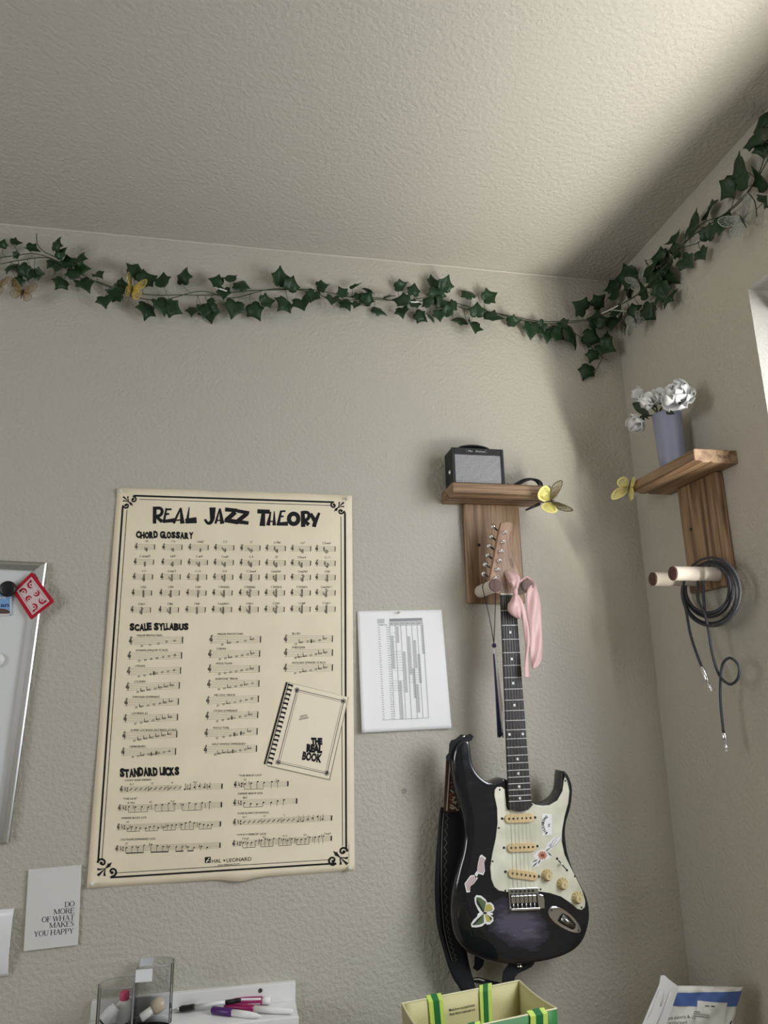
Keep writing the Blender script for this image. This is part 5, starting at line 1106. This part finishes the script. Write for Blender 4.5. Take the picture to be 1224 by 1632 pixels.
garland(B(450, 470, 0.02), 'green artificial ivy garland strung along the top of the back wall', BL, VB, B, (0, -1, 0), 0.0011)
RL = [(1208.8, 193.8, 32, 100), (1206, 219, 23, -70), (1196, 227.7, 18, 170), (1217, 236, 21, -100), (1177.8, 264, 27, 120), (1190.5, 287, 27, 60), (1163.7, 299.6, 27, 200), (1217, 284, 32, 90), (1220, 318, 20), (1131, 335, 26, 10), (1107, 352, 24, 120), (1093, 370, 18, -100), (1108.7, 367, 15), (1158, 352, 20, 40), (1152, 360, 24, -100), (1130, 373, 21, 60), (1120, 405, 19, -70),
 (1076, 383, 22, 130), (1073, 400, 21), (1052, 411, 22, 150), (1094.6, 418, 22, -60), (1060.7, 419, 21), (1035, 436, 24, 120), (1004, 440.6, 29, 160), (1052, 442, 21), (977.6, 456, 19, 110), (982, 470, 18), (997, 467, 20), (1030, 464.6, 21), (1049.5, 459, 23), (1063.6, 473, 26, -40), (1044, 478.7, 20, -90), (1030, 498, 24, -60), (1007, 495.6, 20, 10), (984.6, 495.6, 18), (981.8, 515, 27, -80), (996, 519.6, 18, -30), (1070, 440, 22), (1040, 425, 22), (1056, 462, 24), (1046, 448, 22), (1066, 428, 20)]
VR = [[(940, 510, .09), (975, 492, .07), (1010, 474, .05), (1045, 445, .04), (1075, 402, .03), (1105, 375, .02), (1140, 352, .02), (1165, 335, .02), (1190, 310, .02), (1210, 275, .02), (1222, 240, .02), (1240, 190, .02)],
      [(955, 505, .08), (990, 485, .06), (1025, 462, .045), (1060, 425, .035), (1090, 390, .025), (1120, 356, .022), (1150, 344, .022), (1180, 318, .022), (1205, 288, .022), (1226, 250, .022)],
      [(1193, 308, .02), (1203, 322, .02), (1206, 345, .02)], [(1028, 414, .05), (1034, 423, .05), (1044, 425, .045)], [(1085, 395, .03), (1110, 388, .03), (1122, 378, .03)]]
garland(W(1080, 400, 0.02), 'green artificial ivy garland climbing from the corner along the right wall', RL, VR, W, (-1, 0, 0), 0.0012)
# clear adhesive clips that hold the vines
M_clip = mat('clear_clip', (0.75, 0.76, 0.75, 1), 0.15, spec=0.7)
for pr, x0_, y0_, x1_, y1_, o_, lb in ((B, 338, 455, 362, 464, .028, 'clear plastic clip holding the ivy above the poster'), (B, 653, 481, 668, 481, .024, 'clear plastic clip holding the ivy left of the thick cluster'), (W, 958, 500, 985, 487, .085, 'clear plastic clip holding the ivy in the corner')):
    a, b = pr(x0_, y0_, o_), pr(x1_, y1_, o_); g = G(); g.tube(smooth_path([a, (a+b)/2+Vector((0, 0, -.001)), b], 4), [0.0012]+[0.002]*7+[0.0012], 8)
    nn = Vector((0, 1, 0)) if pr is B else Vector((1, 0, 0)); mid = (a+b)/2; g.tube([mid, mid+nn*o_], 0.0014, 6)
    tag(g.mk('vine_clip', M_clip, smooth=True), lb, 'clip', 'clear vine clips')

# ------------------------------------------------------------------ vase with white flowers on the right shelf
M_vase = mat('grey_lilac_ceramic', srgb(146, 148, 172), 0.4)
vc = Vector((X0-.055, -0.262, SHZ1))
vs_ = thing('vase', vc, 'grey-lilac cylindrical vase on the right shelf', 'vase')
G().lathe(vc, (0, 0, 1), [(0.026, 0), (0.0285, .002), (0.030, .03), (0.0325, .09), (0.0335, .135), (0.0337, .14), (0.0315, .14), (0.030, .09), (0.027, .01), (0.0001, .008)], 36).mk('vase_body', M_vase, vs_, smooth=True)
M_petal = mat('white_petal', (0.78, 0.78, 0.77, 1), 0.6, sheen=0.2); M_sepal = mat('dark_green_sepal', srgb(46, 60, 44), 0.55)
def petal_mesh(cup, ruf):
    v = []; f = []; nu, nv = 6, 6
    for j in range(nv+1):
        t = j/nv; wd = math.sin(PI*min(1, .12+t*.78))**.75*.55
        for i in range(nu+1):
            s_ = i/nu*2-1; x = s_*wd; z = cup*(t**1.6)+.35*cup*s_*s_*t+ruf*math.sin(5*s_+3*t)*t*t*.12; y = math.sin(t*1.25)*.85
            v.append((x, y, z))
    for j in range(nv):
        for i in range(nu): a = j*(nu+1)+i; f.append((a, a+1, a+nu+2, a+nu+1))
    me = bpy.data.meshes.new('petal'); me.from_pydata(v, [], f); me.materials.append(M_petal)
    for p_ in me.polygons: p_.use_smooth = True
    bm = bmesh.new(); bm.from_mesh(me); bmesh.ops.solidify(bm, geom=bm.faces[:], thickness=0.015); bm.to_mesh(me); bm.free()
    return me
PMs = [petal_mesh(.22, 1.2), petal_mesh(.40, 1.0), petal_mesh(.5, .6)]
def flower(c, ax, r, layers, label, foot):
    t_ = thing('white_flower', c, label, 'flower', 'white artificial flowers in the vase'); ax = Vector(ax).normalized(); u = ax.orthogonal().normalized(); w_ = ax.cross(u); rng = random.Random(int(c.z*1e5))
    for li, (cnt, lean, sc) in enumerate(layers):
        for i in range(cnt):
            a_ = 2*PI*i/cnt+li*.5+rng.uniform(-.2, .2); rd = u*math.cos(a_)+w_*math.sin(a_); ln = lean+rng.uniform(-.15, .15)
            yv = (rd*math.cos(ln)+ax*math.sin(ln)).normalized(); xv = yv.cross(ax).normalized(); zv = xv.cross(yv)
            if zv.dot(ax) < 0: zv = -zv; xv = -xv
            o = bpy.data.objects.new('petal', PMs[min(li, 2)]); col.objects.link(o); o.parent = t_
            M4 = (Matrix((xv, yv, zv)).transposed()*(r*sc*rng.uniform(.9, 1.1))).to_4x4(); M4.translation = rd*.002+ax*(.003*li); o.matrix_local = M4
    g = G(); mouth = vc+Vector((0, 0, .140))+Vector((c.x-vc.x, c.y-vc.y, 0)).normalized()*.020; g.tube(smooth_path([c-ax*.002, c-ax*r*.3, mouth, vc+Vector((0, 0, .10)), foot], 4), 0.002, 6); g.mk('stem', M_sepal, t_, smooth=True)
    g = G(); g.lathe(c-ax*.007, ax, [(0.002, 0), (0.007, .002), (0.009, .007), (0.006, .009)], 10); g.mk('sepal', M_sepal, t_)
OPEN = [(7, .0, 1.0), (7, .4, .95), (6, .8, .8), (4, 1.15, .6)]; BUD = [(4, .5, 1.0), (4, .9, 1.0), (3, 1.25, .85)]
ft = vc+Vector((0, 0, .06))
flower(W(1084, 640, .075), (-.75, -.45, .65), 0.046, OPEN, 'wide open ruffled white flower, rightmost in the vase', ft)
flower(W(1041, 645, .085), (-.85, -.25, .45), 0.034, BUD, 'half open white flower just left of the vase mouth', ft)
flower(W(1055, 640, .060), (-.6, -.35, .8), 0.032, BUD, 'closed white bud standing in the middle of the vase', ft)
flower(W(1022, 634, .055), (-.4, .3, .85), 0.026, BUD, 'small shaded white bud at the back of the bunch', ft)
flower(W(1022, 668, .100), (-.75, .25, -.55), 0.034, BUD, 'drooping white flower at the lower left of the bunch', ft)
for x0_, y0_, x1_, y1_, lb in ((1036, 664, 1008, 642, 'dark narrow leaf pointing left from the vase'), (1034, 668, 1022, 662, 'short dark leaf behind the drooping flower'), (1062, 655, 1074, 660, 'small dark leaf under the open flower')):
    a, b = W(x0_, y0_, .07), W(x1_, y1_, .085); d = b-a; sdv = d.cross(Vector((-1, -.5, 0))).normalized()
    v = []
    for i in range(7): t = i/6; w_ = d.length*.16*math.sin(PI*t)+.0004; c_ = a+d*t+Vector((-.004, -.002, .004))*math.sin(PI*t); v += [c_-sdv*w_, c_+Vector((.002, .001, -.001)), c_+sdv*w_]
    tag(mk('flower_leaf', v, [(i*3+j, i*3+j+1, i*3+j+4, i*3+j+3) for i in range(6) for j in range(2)], M_sepal, solid=.0006, smooth=True), lb, 'leaf', 'dark leaves in the vase')

# ------------------------------------------------------------------ coiled instrument cable on the right shelf's peg
M_cable = mat('charcoal_cable', srgb(52, 54, 60), 0.5)
cb = thing('instrument_cable', W(1120, 1130, .07), 'coiled dark grey instrument cable hanging from the pegs of the right shelf', 'cable')
g = G()
def cc(x, y): return (1020+x/6.8, 880+y/6.8)
rng = random.Random(5)
for q, (cx, cy, rx, ry, o_) in enumerate(((730, 400, 235, 275, .026), (745, 415, 255, 290, .032), (760, 440, 285, 330, .038), (785, 450, 300, 350, .046), (735, 390, 240, 265, .054), (770, 430, 315, 370, .062))):
    pts = []
    for i in range(20):
        a_ = 2*PI*i/20+q*.3; x, y = cc(cx+rx*math.cos(a_), cy+ry*math.sin(a_)); pts.append(W(x, y, o_+.006*math.sin(a_*2+q)))
    g.tube(smooth_path(pts+[pts[0]], 3), 0.0029, 8)
c6 = lambda x, y: (980+x/4.533, 860+y/4.533)
g.tube(smooth_path([W(*c6(x, y), .075) for x, y in ((500, 300), (490, 400), (515, 520), (545, 680), (585, 810), (627, 918))], 6), 0.0029, 8)
g.tube(smooth_path([W(*c6(x, y), .065) for x, y in ((600, 280), (600, 430), (650, 540), (680, 680), (705, 830), (755, 980), (830, 1045), (890, 1000), (895, 910), (830, 855), (775, 910), (762, 1060), (765, 1200), (785, 1395))], 6), 0.0029, 8)
g.tube(smooth_path([W(*c6(x, y), .058) for x, y in ((640, 280), (640, 420), (655, 540))], 6), 0.0029, 8)
g.mk('cord', M_cable, cb, smooth=True)
for a, b, o_ in (((627, 918), (700, 1100), .075), ((785, 1395), (810, 1535), .065)):
    A_, B_ = W(*c6(*a), o_), W(*c6(*b), o_); d = (B_-A_).normalized(); l = (B_-A_).length
    pg_ = G().lathe(A_, d, [(0.0034, 0), (0.0045, .002), (0.0050, .006), (0.0050, l*.52), (0.0040, l*.55), (0.0032, l*.57)], 14).mk('plug', M_chrome, cb, smooth=True)
    G().lathe(A_, d, [(0.0031, l*.57), (0.0031, l*.88), (0.0018, l*.9), (0.0031, l*.93), (0.0006, l)], 12).mk('plug_tip', M_chrome, pg_, smooth=True)

# ------------------------------------------------------------------ white picture ledge and what lies on it
LX0, LX1, LZ, LF = -0.279, 0.125, 0.680, -0.098
lg = thing('wall_ledge', ((LX0+LX1)/2, 0, LZ-0.012), 'narrow white wall ledge below the poster', 'ledge')
G().box((LX0, -0.014, LZ), (LX1, 0, 0.714)).mk('back_rail', M_white, lg, bevel=0.0012)
G().box((LX0, LF, LZ-0.012), (LX1, 0, LZ)).mk('tray', M_white, lg, bevel=0.001)
G().box((LX0, LF-0.009, LZ-0.022), (LX1, LF, LZ+0.006)).mk('front_lip', M_white, lg, bevel=0.0015)
for px, py in ((415, 1578.5),):
    o = B(px, py, 0.014); G().lathe(o, (0, -1, 0), [(0.0040, 0), (0.0040, 0.0012), (0.0022, 0.0014), (0.0001, 0.0005)], 14).mk('screw', mat('dark_screw', (0.06, 0.06, 0.06, 1), 0.4, 0.6), lg)
# acrylic cups: two D-shaped tubes sharing a flat wall
def dcup(name, xf, xr, yc, hw, z0, z1, label):
    t_ = thing(name, ((xf+xr)/2, yc, z0), label, 'cup'); s_ = 1 if xr > xf else -1; n_ = 16; th = 0.0016
    def ringp(e):
        r = []
        L_ = abs(xr-xf)-e
        r.append((xf+s_*e, yc-hw+e)); 
        for i in range(n_+1): a_ = -PI/2+PI*i/n_; r.append((xf+s_*(L_*.38+L_*.62*math.cos(a_)), yc+(hw-e)*math.sin(a_)))
        r.append((xf+s_*e, yc+hw-e)); return r
    O1, I1 = ringp(0), ringp(th); k_ = len(O1); v = [(x, y, z0) for x, y in O1]+[(x, y, z1) for x, y in O1]+[(x, y, z1) for x, y in I1]+[(x, y, z0+th*1.5) for x, y in I1]
    f = []
    for j in range(3):
        for i in range(k_): f.append((j*k_+i, j*k_+(i+1) % k_, (j+1)*k_+(i+1) % k_, (j+1)*k_+i))
    f += [tuple(range(k_))[::-1], tuple(3*k_+i for i in range(k_))]
    mk('cup_wall', v, f, M_acryl, t_)
    g = G(); g.tube([(x, y, z1) for x, y in O1]+[(O1[0][0], O1[0][1], z1)], 0.0006, 5); g.mk('rim', mat('acrylic_edge', (0.30, 0.31, 0.32, 1), 0.2), t_)
    g = G(); g.tube([(O1[0][0], O1[0][1], z0), (O1[0][0], O1[0][1], z1)], 0.0008, 5); g.mk('edge', MATS['acrylic_edge'], t_)
    return t_
cz = LZ+0.0008
tc_ = dcup('acrylic_cup', -0.190, -0.120, -0.054, 0.031, cz, 0.787, 'tall clear acrylic cup on the white ledge'); tc_['group'] = 'clear acrylic cups'
sc_ = dcup('acrylic_cup', -0.192, -0.262, -0.054, 0.031, cz, 0.756, 'short clear acrylic cup at the left of the tall one'); sc_['group'] = 'clear acrylic cups'
M_foil = mat('clear_tape_glossy', (0.80, 0.82, 0.83, 1), 0.08, spec=0.8)
G().box((-0.1893, -0.0855, 0.764), (-0.158, -0.0850, 0.786)).mk('price_sticker', M_foil, tc_)
G().box((-0.1885, -0.0236, 0.772), (-0.163, -0.0232, 0.787)).mk('price_sticker', M_foil, tc_)
bz = cz+0.0026
bt = thing('small_bottle', (-0.213, -0.040, bz), 'small white bottle with a pink cap in the short cup', 'bottle')
G().lathe((-0.213, -0.040, bz), (0, 0, 1), [(0.0125, 0), (0.014, .002), (0.014, .030), (0.010, .036), (0.0075, .038)], 20).mk('bottle_body', M_whitep, bt, smooth=True)
G().lathe((-0.213, -0.040, bz+.038), (0, 0, 1), [(0.0085, 0), (0.009, .001), (0.0085, .014), (0.006, .0155), (0.0001, .016)], 20).mk('cap', mat('pink_cap', srgb(206, 84, 120), 0.4), bt, smooth=True)
d = Vector((0.55, 0.1, 0.55)).normalized(); o = Vector((-0.246, -0.064, bz+.013))
bt = thing('small_tube', (-0.236, -0.062, bz), 'white tube with a dark opening lying tilted in the short cup', 'tube')
G().lathe(o, d, [(0.0105, 0), (0.012, .003), (0.0115, .022), (0.0095, .026), (0.0095, .030)], 20).mk('tube_body', M_whitep, bt, smooth=True)
G().lathe(o-d*.004, d, [(0.007, 0), (0.008, .004)], 16).mk('tube_neck', M_black, bt, smooth=True)
d = Vector((-0.9, -0.35, -0.45)).normalized(); o = Vector((-0.137, -0.047, bz+.031))
bt = thing('cream_bottle', (-0.155, -0.055, bz), 'cream polish bottle with a white cap tipped over in the tall cup', 'bottle')
G().lathe(o, d, [(0.0105, 0), (0.0135, .003), (0.014, .012), (0.012, .022), (0.006, .026)], 20).mk('bottle_body', mat('cream_polish', srgb(198, 182, 158), 0.25), bt, smooth=True)
G().lathe(o+d*.025, d, [(0.0072, 0), (0.0078, .001), (0.0080, .022), (0.0060, .0235), (0.0001, .0236)], 18).mk('cap', mat('ivory_cap', (0.76, 0.74, 0.68, 1), 0.4), bt, smooth=True)
# pens
def rod(a, b, prof, name, mt, par, smooth=True):
    A_, B_ = Vector(a), Vector(b); d = (B_-A_); l = d.length
    return G().lathe(A_, d, [(r_, t*l) for r_, t in prof], 16).mk(name, mt, par, smooth=smooth)
M_purple = mat('purple_plastic', srgb(74, 28, 104), 0.35); M_mag = mat('magenta_plastic', srgb(142, 20, 84), 0.35); M_rose2 = mat('rose_plastic', srgb(196, 62, 92), 0.4)
def onz(px, py, z): return ZP(px, py, z)
def pen_pts(p0, p1, z0, z1): return onz(*p0, z0), onz(*p1, z1)
zf = LZ
a, b = pen_pts((337, 1609.5), (417, 1620), zf+.0076, zf+.0052)
t_ = thing('purple_marker', (a+b)/2-Vector((0, 0, .007)), 'white marker with a purple cap lying nearest on the ledge', 'marker', 'markers on the ledge')
rod(a, a+(b-a)*.42, [(0.004, 0), (0.0068, .06), (0.0072, .9), (0.0066, 1)], 'cap', M_purple, t_)
rod(a+(b-a)*.42, b, [(0.0062, 0), (0.0062, .5), (0.0050, .8), (0.0022, .95), (0.0005, 1)], 'barrel', M_whitep, t_)
a, b = pen_pts((357, 1604.5), (467, 1612), zf+.0078, zf+.0065)
t_ = thing('magenta_marker', (a+b)/2-Vector((0, 0, .007)), 'white marker with a magenta cap, longest on the ledge', 'marker', 'markers on the ledge')
rod(a, a+(b-a)*.44, [(0.004, 0), (0.0068, .06), (0.0072, .9), (0.0066, 1)], 'cap', M_mag, t_)
rod(a+(b-a)*.44, b, [(0.0062, 0), (0.0062, .55), (0.0048, .96), (0.0035, 1)], 'barrel', M_whitep, t_)
a, b = pen_pts((336, 1597), (431, 1594.5), zf+.0085, zf+.0085)
t_ = thing('printed_marker', (a+b)/2-Vector((0, 0, .008)), 'thick marker with red and white printed barrel against the ledge rail', 'marker', 'markers on the ledge')
bar = rod(a+(b-a)*.0, a+(b-a)*.86, [(0.0066, 0), (0.008, .03), (0.008, 1)], 'barrel', M_mag, t_)
rod(a+(b-a)*.0-(b-a)*.02, a+(b-a)*.2, [(0.0066, 0), (0.0083, .05), (0.0083, 1)], 'cap', M_rose2, t_)
rod(a+(b-a)*.86, b, [(0.0070, 0), (0.0070, .95), (0.006, 1)], 'end_plug', M_whitep, t_)
e = (b-a).normalized()
g = G()
for (s0, s1, a0, a1) in ((.42, .84, 1.75, 2.25), (.62, .83, 3.0, 3.3)):
    v = []; f = []
    up_ = Vector((0, 0, 1)); sd = e.cross(up_)
    for i in range(5):
        an = a0+(a1-a0)*i/4; nrm_ = sd*math.cos(an-PI)*1.0+up_*math.sin(an)
        nrm_ = (Vector((0, -1, 0))*math.cos(an-PI/2-.6)+up_*math.sin(PI/2-(an-PI/2-.6)+PI/2*0)).normalized() if False else (Vector((0, -1, 0))*math.sin(an-1.2)+up_*math.cos(an-1.2)).normalized()
        for s_ in (s0, s1): v.append(a+(b-a)*s_+nrm_*.00815)
    g.add(v, [(i*2, i*2+1, i*2+3, i*2+2) for i in range(4)])
g.mk('barrel_print', M_whitep, bar)
a, b = pen_pts((273, 1610), (384, 1594), zf+.0055, zf+.021)
t_ = thing('ballpoint_pen', a-Vector((0, 0, .005)), 'clear ballpoint pen with a black grip leaning on the markers', 'pen')
rod(a, a+(b-a)*.12, [(0.0006, 0), (0.0022, .4), (0.0036, 1)], 'tip', M_alu, t_)
rod(a+(b-a)*.12, a+(b-a)*.34, [(0.0042, 0), (0.0056, .15), (0.0052, .5), (0.0056, .85), (0.0046, 1)], 'grip', M_black, t_)
rod(a+(b-a)*.34, a+(b-a)*.78, [(0.0040, 0), (0.0040, 1)], 'barrel', mat('clear_pen_barrel', (0.72, 0.72, 0.72, 1), 0.2), t_)
rod(a+(b-a)*.345, a+(b-a)*.775, [(0.0012, 0), (0.0012, 1)], 'refill', M_black, t_)
rod(a+(b-a)*.78, b, [(0.0042, 0), (0.0042, .9), (0.003, 1)], 'pen_cap', M_black, t_)

# ------------------------------------------------------------------ low bench below the picture that carries bag and parcel
M_bench = wood('bench_oak', srgb(120, 90, 60), srgb(160, 125, 88), srgb(180, 145, 106), 'x')
bn = thing('low_bench', (0.63, -0.30, 0), 'low wooden bench under the bag and the parcel, below the frame', 'bench')
BZ = 0.42
G().box((0.24, -0.52, BZ-.03), (1.02, -0.12, BZ)).mk('bench_top', M_bench, bn, bevel=.003)
for x in (0.28, 0.98):
    for y in (-0.48, -0.16): G().box((x-.02, y-.02, 0), (x+.02, y+.02, BZ-.03)).mk('leg', M_bench, bn, bevel=.002)

# ------------------------------------------------------------------ green shopping bag
ZB = 0.74
b0, b1, b2 = ZP(640, 1600, ZB), ZP(828, 1563, ZB), ZP(888, 1608, ZB); b3 = b0+(b2-b1)
M_bagi = mat('khaki_lining', srgb(196, 190, 138), 0.6); add_bump(M_bagi, 260, 0.25, 0.001)
M_bagg = mat('green_woven', srgb(52, 120, 60), 0.55); M_lime = mat('lime_webbing', srgb(188, 212, 96), 0.7); M_dgreen = mat('dark_green_webbing', srgb(28, 104, 48), 0.7)
bag = thing('shopping_bag', Vector(((b0.x+b2.x)/2, (b0.y+b2.y)/2, BZ)), 'green reusable shopping bag with lime striped handles, open, in front of the guitar', 'bag')
cr = [b0, b1, b2, b3]; cen = sum(cr, Vector())/4
def wall_panel(i, t, z, inset=0.0):
    a, b = cr[i], cr[(i+1) % 4]; p_ = a+(b-a)*t; q = 1-.10*(ZB-z)/(ZB-BZ); c_ = cen+(p_-cen)*q; d_ = (cen-p_); d_.z = 0
    sag = 0.0
    dz = -0.010*math.sin(PI*t) if i == 3 else (-.004*math.sin(PI*t) if i == 1 else 0.003*math.sin(PI*t*2)*0)
    return Vector((c_.x, c_.y, z))+d_.normalized()*(inset+.006*math.sin(PI*t)*math.sin(PI*(ZB-z)/(ZB-BZ)))+Vector((0, 0, dz*(z-BZ)/(ZB-BZ)))
def panel(i, inset, name, mt, fl=False):
    nu_, nv_ = 14, 10; v = [wall_panel(i, u/nu_, BZ+.001+(ZB-BZ-.001)*w/nv_, inset) for w in range(nv_+1) for u in range(nu_+1)]
    f = [(w*(nu_+1)+u, w*(nu_+1)+u+1, (w+1)*(nu_+1)+u+1, (w+1)*(nu_+1)+u) for w in range(nv_) for u in range(nu_)]
    return mk(name, v, f, mt, bag, solid=.0006, smooth=True)
M_bags = mat('khaki_side_weave', srgb(158, 152, 112), 0.6)
for i in range(4): panel(i, 0.0, 'outer_panel', M_bagg if i in (0, 2) else M_bags); panel(i, 0.0022, 'lining_panel', M_bagi)
bt_ = [wall_panel(i, 0, BZ+.001) for i in range(4)]; mk('bottom_panel', bt_, [(0, 1, 2, 3)], M_bagg, bag, solid=.001)
g = G()
for i in range(4): g.tube([wall_panel(i, t/10, ZB, .0012)+Vector((0, 0, .0006)) for t in range(11)], 0.0016, 6)
g.mk('rim_binding', mat('cream_binding', srgb(214, 210, 172), 0.6), bag)
# handles: webbing over the rim, hanging inside the back panel and outside the front one
def strap_on(i, t0, t1, drop_in, drop_out, nm):
    root = None
    for (s0, s1, mt, lift) in ((t0, t1, M_lime, 0.0), (t0+(t1-t0)*.30, t0+(t1-t0)*.70, M_dgreen, 0.0009)):
        v = []
        prof = [(ZB-drop_in, .006+lift), (ZB-drop_in*.5, .006+lift), (ZB-.004, .006+lift), (ZB+.006+lift, .002), (ZB-.002, -.004-lift), (ZB-drop_out, -.004-lift)]
        for s_ in (s0, s1):
            for z_, ins_ in prof: v.append(wall_panel(i, s_, min(z_, ZB), ins_)+Vector((0, 0, max(0, z_-ZB))))
        k_ = len(prof); o = mk(nm if lift == 0 else 'handle_stripe', v, [(j, j+1, k_+j+1, k_+j) for j in range(k_-1)], mt, bag if lift == 0 else root, solid=.0012)
        if lift == 0: root = o
strap_on(0, 0.19, 0.31, .050, .02, 'handle'); strap_on(0, 0.645, 0.755, .062, .02, 'handle'); strap_on(2, 0.10, 0.24, .02, .07, 'handle'); strap_on(2, 0.62, 0.76, .02, .07, 'handle')
# printed line inside the back panel
zt_ = ZB
def bagmap(u, z, l): return wall_panel(0, u, z, 0.0034+l)
k = Ink(bagmap, 0.0005)
for s, z0 in (('Made from recycled bottles.', ZB-.0255), ('Body fabric inside and out.', ZB-.0325)):
    V, F, w = font(s, .01); n0 = len(k.v)
    k.v += [bagmap(.365+.235*x/w, z0+y*.0042, .0005) for x, y in V]; k.f += [tuple(q+n0 for q in f_) for f_ in F]
k.mk('lining_print', M_ink, bag)

# ------------------------------------------------------------------ padded mailer standing in the corner
M_mail = mat('white_mailer_film', (0.66, 0.655, 0.60, 1), 0.5); add_bump(M_mail, 90, 0.5, 0.002)
M_mailb = mat('blue_film_print', srgb(74, 100, 158), 0.45)
ml = thing('padded_mailer', Vector((0.90, -0.28, BZ)), 'white padded mailer with a blue stripe leaning in the corner', 'parcel')
mo = B(1110, 1600, 0.27); mn = Vector((-0.10, -1, 0.16)).normalized()
MMp = plane_map(mo, mn)
def MMw(px, py, l=0.0): return MMp(px, py, 0.0016*math.sin(px*.25)*math.cos(py*.2)+0.002*math.sin(px*.09+py*.11)+l)
TLp, TRp = (1078, 1571.5), (1184.5, 1574)
dl = Vector((1056-1078, 1632-1571.5)); dr = Vector((1166-1184.5, 1632-1574))
# bottom of the mailer: run the two side edges down to the bench
def edge_pt(p_, d_, t): return (p_[0]+d_[0]*t, p_[1]+d_[1]*t)
def down(p_, d_):
    t = 0.0
    while MMp(*edge_pt(p_, d_, t)).z > BZ+.004 and t < 6: t += .02
    return edge_pt(p_, d_, t)
BLp, BRp = down(TLp, dl), down(TRp, dr)
nu, nv = 26, 40; MQ = [TLp, TRp, BRp, BLp]; v = []
for j in range(nv+1):
    for i in range(nu+1):
        x, y = bil(MQ, i/nu, j/nv)
        if j == 0: y += 1.3*math.sin(i*.9)+1.2*math.sin(i*2.3)*.5
        v.append(MMw(x, y, .006*math.sin(PI*i/nu)))
mk('mailer_front', v, [(j*(nu+1)+i, j*(nu+1)+i+1, (j+1)*(nu+1)+i+1, (j+1)*(nu+1)+i) for j in range(nv) for i in range(nu)], M_mail, ml, smooth=True, solid=.0006)
v = []
for j in range(nv+1):
    for i in range(nu+1):
        x, y = bil(MQ, i/nu, j/nv); v.append(MMp(x, y, -.004-.016*math.sin(PI*i/nu)*math.sin(PI*min(1, j/nv*1.2+.05))))
mk('mailer_back', v, [(j*(nu+1)+i, j*(nu+1)+i+1, (j+1)*(nu+1)+i+1, (j+1)*(nu+1)+i) for j in range(nv) for i in range(nu)], M_mail, ml, smooth=True, solid=.0006)
FL = [(1047, 1552.5), (1054, 1552), (1062, 1559), (1078.5, 1571.5), (1056, 1632), (edge_pt(TLp, dl, 1.6)), (1006, 1648), (1014, 1632), (1026, 1606), (1036, 1585), (1045, 1566)]
v = []; cxf = 1048
G().prism([MMp(x, y, .010+.012*(1078-x)/60) for x, y in FL], -mn, 0.0012).mk('torn_flap', mat('mailer_flap_film', (0.60, 0.60, 0.575, 1), 0.5), ml)
for a, b in (((1046, 1572), (1018, 1632)), ((1062, 1578), (1038, 1632)), ((1054, 1575), (1046, 1600))): G().tube([MMp(*a, .0195), MMp((a[0]+b[0])/2+1, (a[1]+b[1])/2, .0205), MMp(*b, .020)], 0.0009, 5).mk('flap_crease', MATS['mailer_flap_film'], ml, smooth=True)
def MI(px, py, l):
    xl = TLp[0]+(py-TLp[1])*dl[0]/dl[1]; xr = TRp[0]+(py-TRp[1])*dr[0]/dr[1]; u = min(1, max(0, (px-xl)/(xr-xl)))
    return MMw(px, py, .006*math.sin(PI*u)+l)
def grid_poly(q, lift, name, mt, nu_=22, nv_=5):
    v = [MI(*bil(q, i/nu_, j/nv_), lift) for j in range(nv_+1) for i in range(nu_+1)]
    return mk(name, v, [(j*(nu_+1)+i, j*(nu_+1)+i+1, (j+1)*(nu_+1)+i+1, (j+1)*(nu_+1)+i) for j in range(nv_) for i in range(nu_)], mt, ml, smooth=True)
grid_poly([(1076, 1581.5), (1182.5, 1579), (1175, 1604), (1067.5, 1602.5)], .0014, 'blue_stripe', M_mailb)
grid_poly([(1109.5, 1593.5), (1157, 1597), (1150, 1650), (1098, 1650)], .0026, 'address_label', M_mail, 10, 8)
k = Ink(MI, .0036)
k.stroke([(1120, 1601), (1126, 1601.6)], 1.2); k.stroke([(1129, 1601.6), (1134, 1602)], 1.6)
for (x, y, l_) in ((1103, 1610.5, 8), (1101.5, 1613.5, 24), (1100, 1616.8, 26), (1098.5, 1620, 4)):
    xx = x
    while xx < x+l_: k.stroke([(xx, y+(xx-x)*.1), (xx+2.0, y+(xx-x)*.1+.2)], 1.3); xx += 3.0
k.mk('label_print', M_ink, ml)
k = Ink(MI, .0028); k.text('Fast delivery &', (1062, 1625), (1096, 1620.5), 5, shear=.25); k.text('or workaround', (1058, 1633), (1092, 1629), 5, shear=.25); k.stroke([(1164, 1626), (1160, 1632)], 2.0); k.mk('mailer_print', M_ink, ml)
